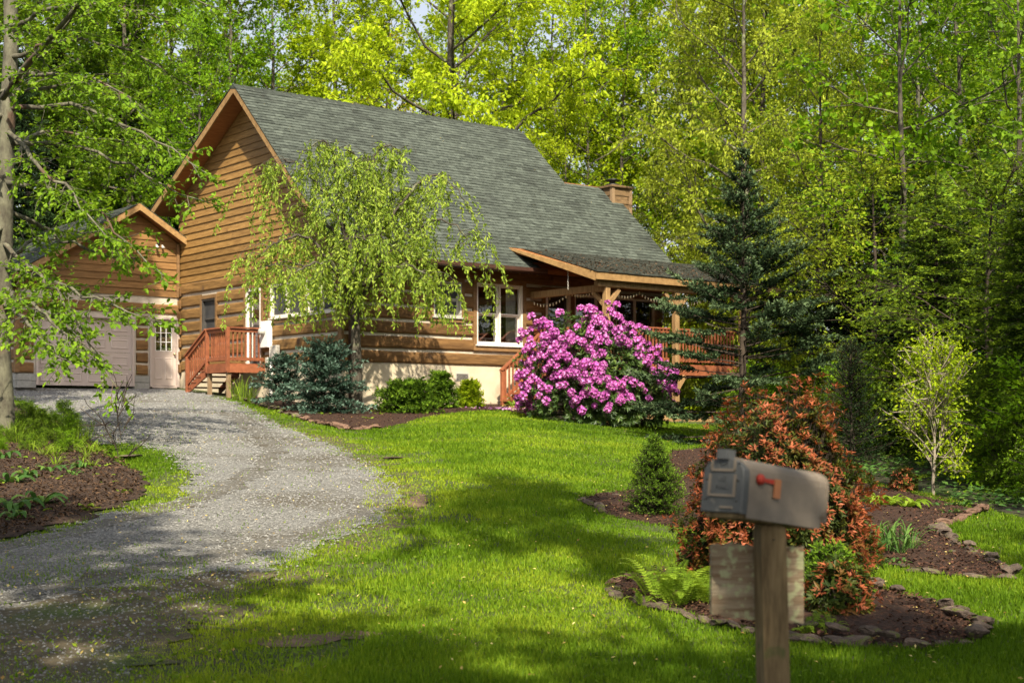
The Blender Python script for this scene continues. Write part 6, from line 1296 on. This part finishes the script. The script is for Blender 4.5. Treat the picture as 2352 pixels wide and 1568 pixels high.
DM = 4.8; mx_ = PX(1771, DM); ML, MW, MHs, MR = .50, .165, .128, .0825
phi = radians(43)
post = tag(empty('mailbox_post', (mx_, DM + .03, gz(mx_, DM)), radians(8)), 'weathered square wooden post carrying the mailbox', 'post')
hp = P3(1771, 1205, DM)[2] - gz(mx_, DM)
pm = MB(); w_ = .045
pm.loft([[(sx * (w_ - c_) + lx, sy * (w_ - c_), zz) for sx, sy in ((-1, -1), (1, -1), (1, 1), (-1, 1))] for zz, lx, c_ in ((-.35, .035, 0), (.0, .03, 0), (.4, .018, .0), (hp - .02, .0, .001), (hp, .0, .006))]).build('post_shaft', MAT['post_wood'], post)
MB(lambda a, b_, c: (a, b_ - w_ - .001, c + hp - .05)).lathe([(.004, 0), (.006, .003)], 8).build('nail', MAT['black_metal'], post)
bd = tag(MB().loft([[(-.20 + e * .01, y_, z_) for y_, z_ in ((.052, -.148), (.075, -.148), (.075, .11), (.052, .11))] if False else [(x_, y_, z_) for y_, z_ in ((.054, zb_), (.078, zb_), (.078, zt_), (.054, zt_))] for x_, zb_, zt_, e in [(-.192 + .327 * i / 22, -.115 - .035 * i / 22 + random.Random(i).gauss(0, .0035), .128 - .013 * i / 22 + random.Random(i + 50).gauss(0, .0035), 0) for i in range(23)]]).build('sign_board', MAT['old_board'], None), 'lichen-spotted old board fixed behind the mailbox post', 'board')
bd.location = P3(1771, 1338, DM + .03); bd.rotation_euler = (0, 0, radians(8))
mb = tag(empty('mailbox', (mx_ - .015, DM + .02, P3(1771, 1205, DM)[2] + .012), phi), 'grey metal mailbox with dark door and faded red flag on the wooden post', 'mailbox')
mb.rotation_euler = (0, radians(8), phi); mb.scale = (.96, .96, .94)
MB().bbox(-.245, .19, -.075, .075, -.012, .016, .004).build('mounting_board', MAT['post_wood'], mb)
def arch(x, w_=MW, h=MHs, k=12, z0=.018, ex=0): return [(x, -w_ / 2 - ex, z0)] + [(x, -cos(pi * i / k) * (MR * .0 + w_ / 2 + ex), z0 + h + abs(sin(pi * i / k)) ** .75 * (.058 + ex)) for i in range(k + 1)] + [(x, w_ / 2 + ex, z0)]
MB().loft([arch(-.235), arch(-.10), arch(.05), arch(.235)]).build('body', MAT['mailbox_metal'], mb)
MB().loft([arch(.18, ex=.0015), arch(.186, ex=.0035), arch(.192, ex=.0015)], False).build('rib', MAT['mailbox_metal'], mb)
MB().loft([arch(.2351, ex=.004), arch(.243, ex=.004)]).build('back_panel', MAT['mailbox_metal'], mb)
for sy in (-1, 1): MB().hexa([(-.225, sy * .0835, -.006), (.205, sy * .0835, -.006), (.205, sy * .0875, -.006), (-.225, sy * .0875, -.006), (-.225, sy * .0830, .045), (.205, sy * .0830, .045), (.205, sy * .0850, .045), (-.225, sy * .0850, .045)]).build('base_flange', MAT['mailbox_metal'], mb)
door = MB().loft([arch(-.2585, ex=.001, z0=.010), arch(-.2545, ex=.006, z0=.006), arch(-.225, ex=.006, z0=.006), arch(-.224, ex=.001, z0=.006)]).build('door', MAT['mailbox_door'], mb)
fd = lambda a, b_, c: (-.259 - c, a, b_)     # a across, b up, c out of the door
MB(fd).box(-.024, .024, .192, .226, -.028, .014).build('door_pull', MAT['mailbox_door'], door)
for bx in ((-.052, -.046, .150, .190), (.046, .052, .150, .190), (-.052, .052, .150, .158), (-.058, -.050, .070, .140), (.050, .058, .070, .140), (-.058, .058, .062, .070), (-.052, .0, .022, .028)): MB(fd).box(bx[0], bx[1], bx[2], bx[3], -.002, .005).build('embossed_rib', MAT['mailbox_metal'], door)
cr = MB(fd)
for p_, q_ in (((-.022, .160), (-.022, .19)), ((.022, .160), (.022, .19)), ((-.022, .19), (0, .172)), ((.022, .19), (0, .172))): cr.bar((p_[0], p_[1], .001), (q_[0], q_[1], .001), .006, .005, (0, 0, 1))
cr.build('embossed_mark', MAT['mailbox_door'], door)
def letters(txt, zz, size):
    cu = bpy.data.curves.new('lettering', 'FONT'); cu.body = txt; cu.size = size; cu.extrude = .0015; cu.align_x = 'CENTER'
    o = bpy.data.objects.new('lettering', cu); COL.objects.link(o); dg = bpy.context.evaluated_depsgraph_get(); me = bpy.data.meshes.new_from_object(o.evaluated_get(dg)); bpy.data.objects.remove(o)
    me.materials.append(MAT['mailbox_door']) if not me.materials else None
    o = link('lettering', me, door); o.location = (-.2595, 0, zz); o.rotation_euler = (radians(90), 0, radians(-90))
letters('U.S.', .115, .022); letters('MAIL', .088, .026)
for yy in (-.066, .066):
    for zz in (.05, .12, .18): MB(lambda a, b_, c: (-.2585 - c, a + yy, b_ + zz)).lathe([(.004, 0), (.0035, .003), (.001, .004)], 8).build('rivet', MAT['black_metal'], door, True)
# flag, folded down along the side that faces the road
fl_ = MB(lambda a, b_, c: (a, -MW / 2 - .002 - c, b_))
fl_.loft([[(-.17, .128, 0), (-.17, .128, .004), (-.17, .140, .004), (-.17, .140, 0)], [(-.06, .125, 0), (-.06, .125, .004), (-.06, .143, .004), (-.06, .143, 0)]])
flag = fl_.build('flag', MAT['flag_red'], mb)
MB(lambda a, b_, c: (a, -MW / 2 - .002 - c, b_)).box(-.088, -.052, .078, .145, .0045, .0085).build('flag_blade', MAT['flag_faded'], flag)
MB(lambda a, b_, c: (a - .165, -MW / 2 - .002 - c, b_ + .134)).lathe([(.020, 0), (.018, .010), (.012, .016), (.004, .018)], 14).build('flag_pivot', MAT['flag_red'], flag, True)
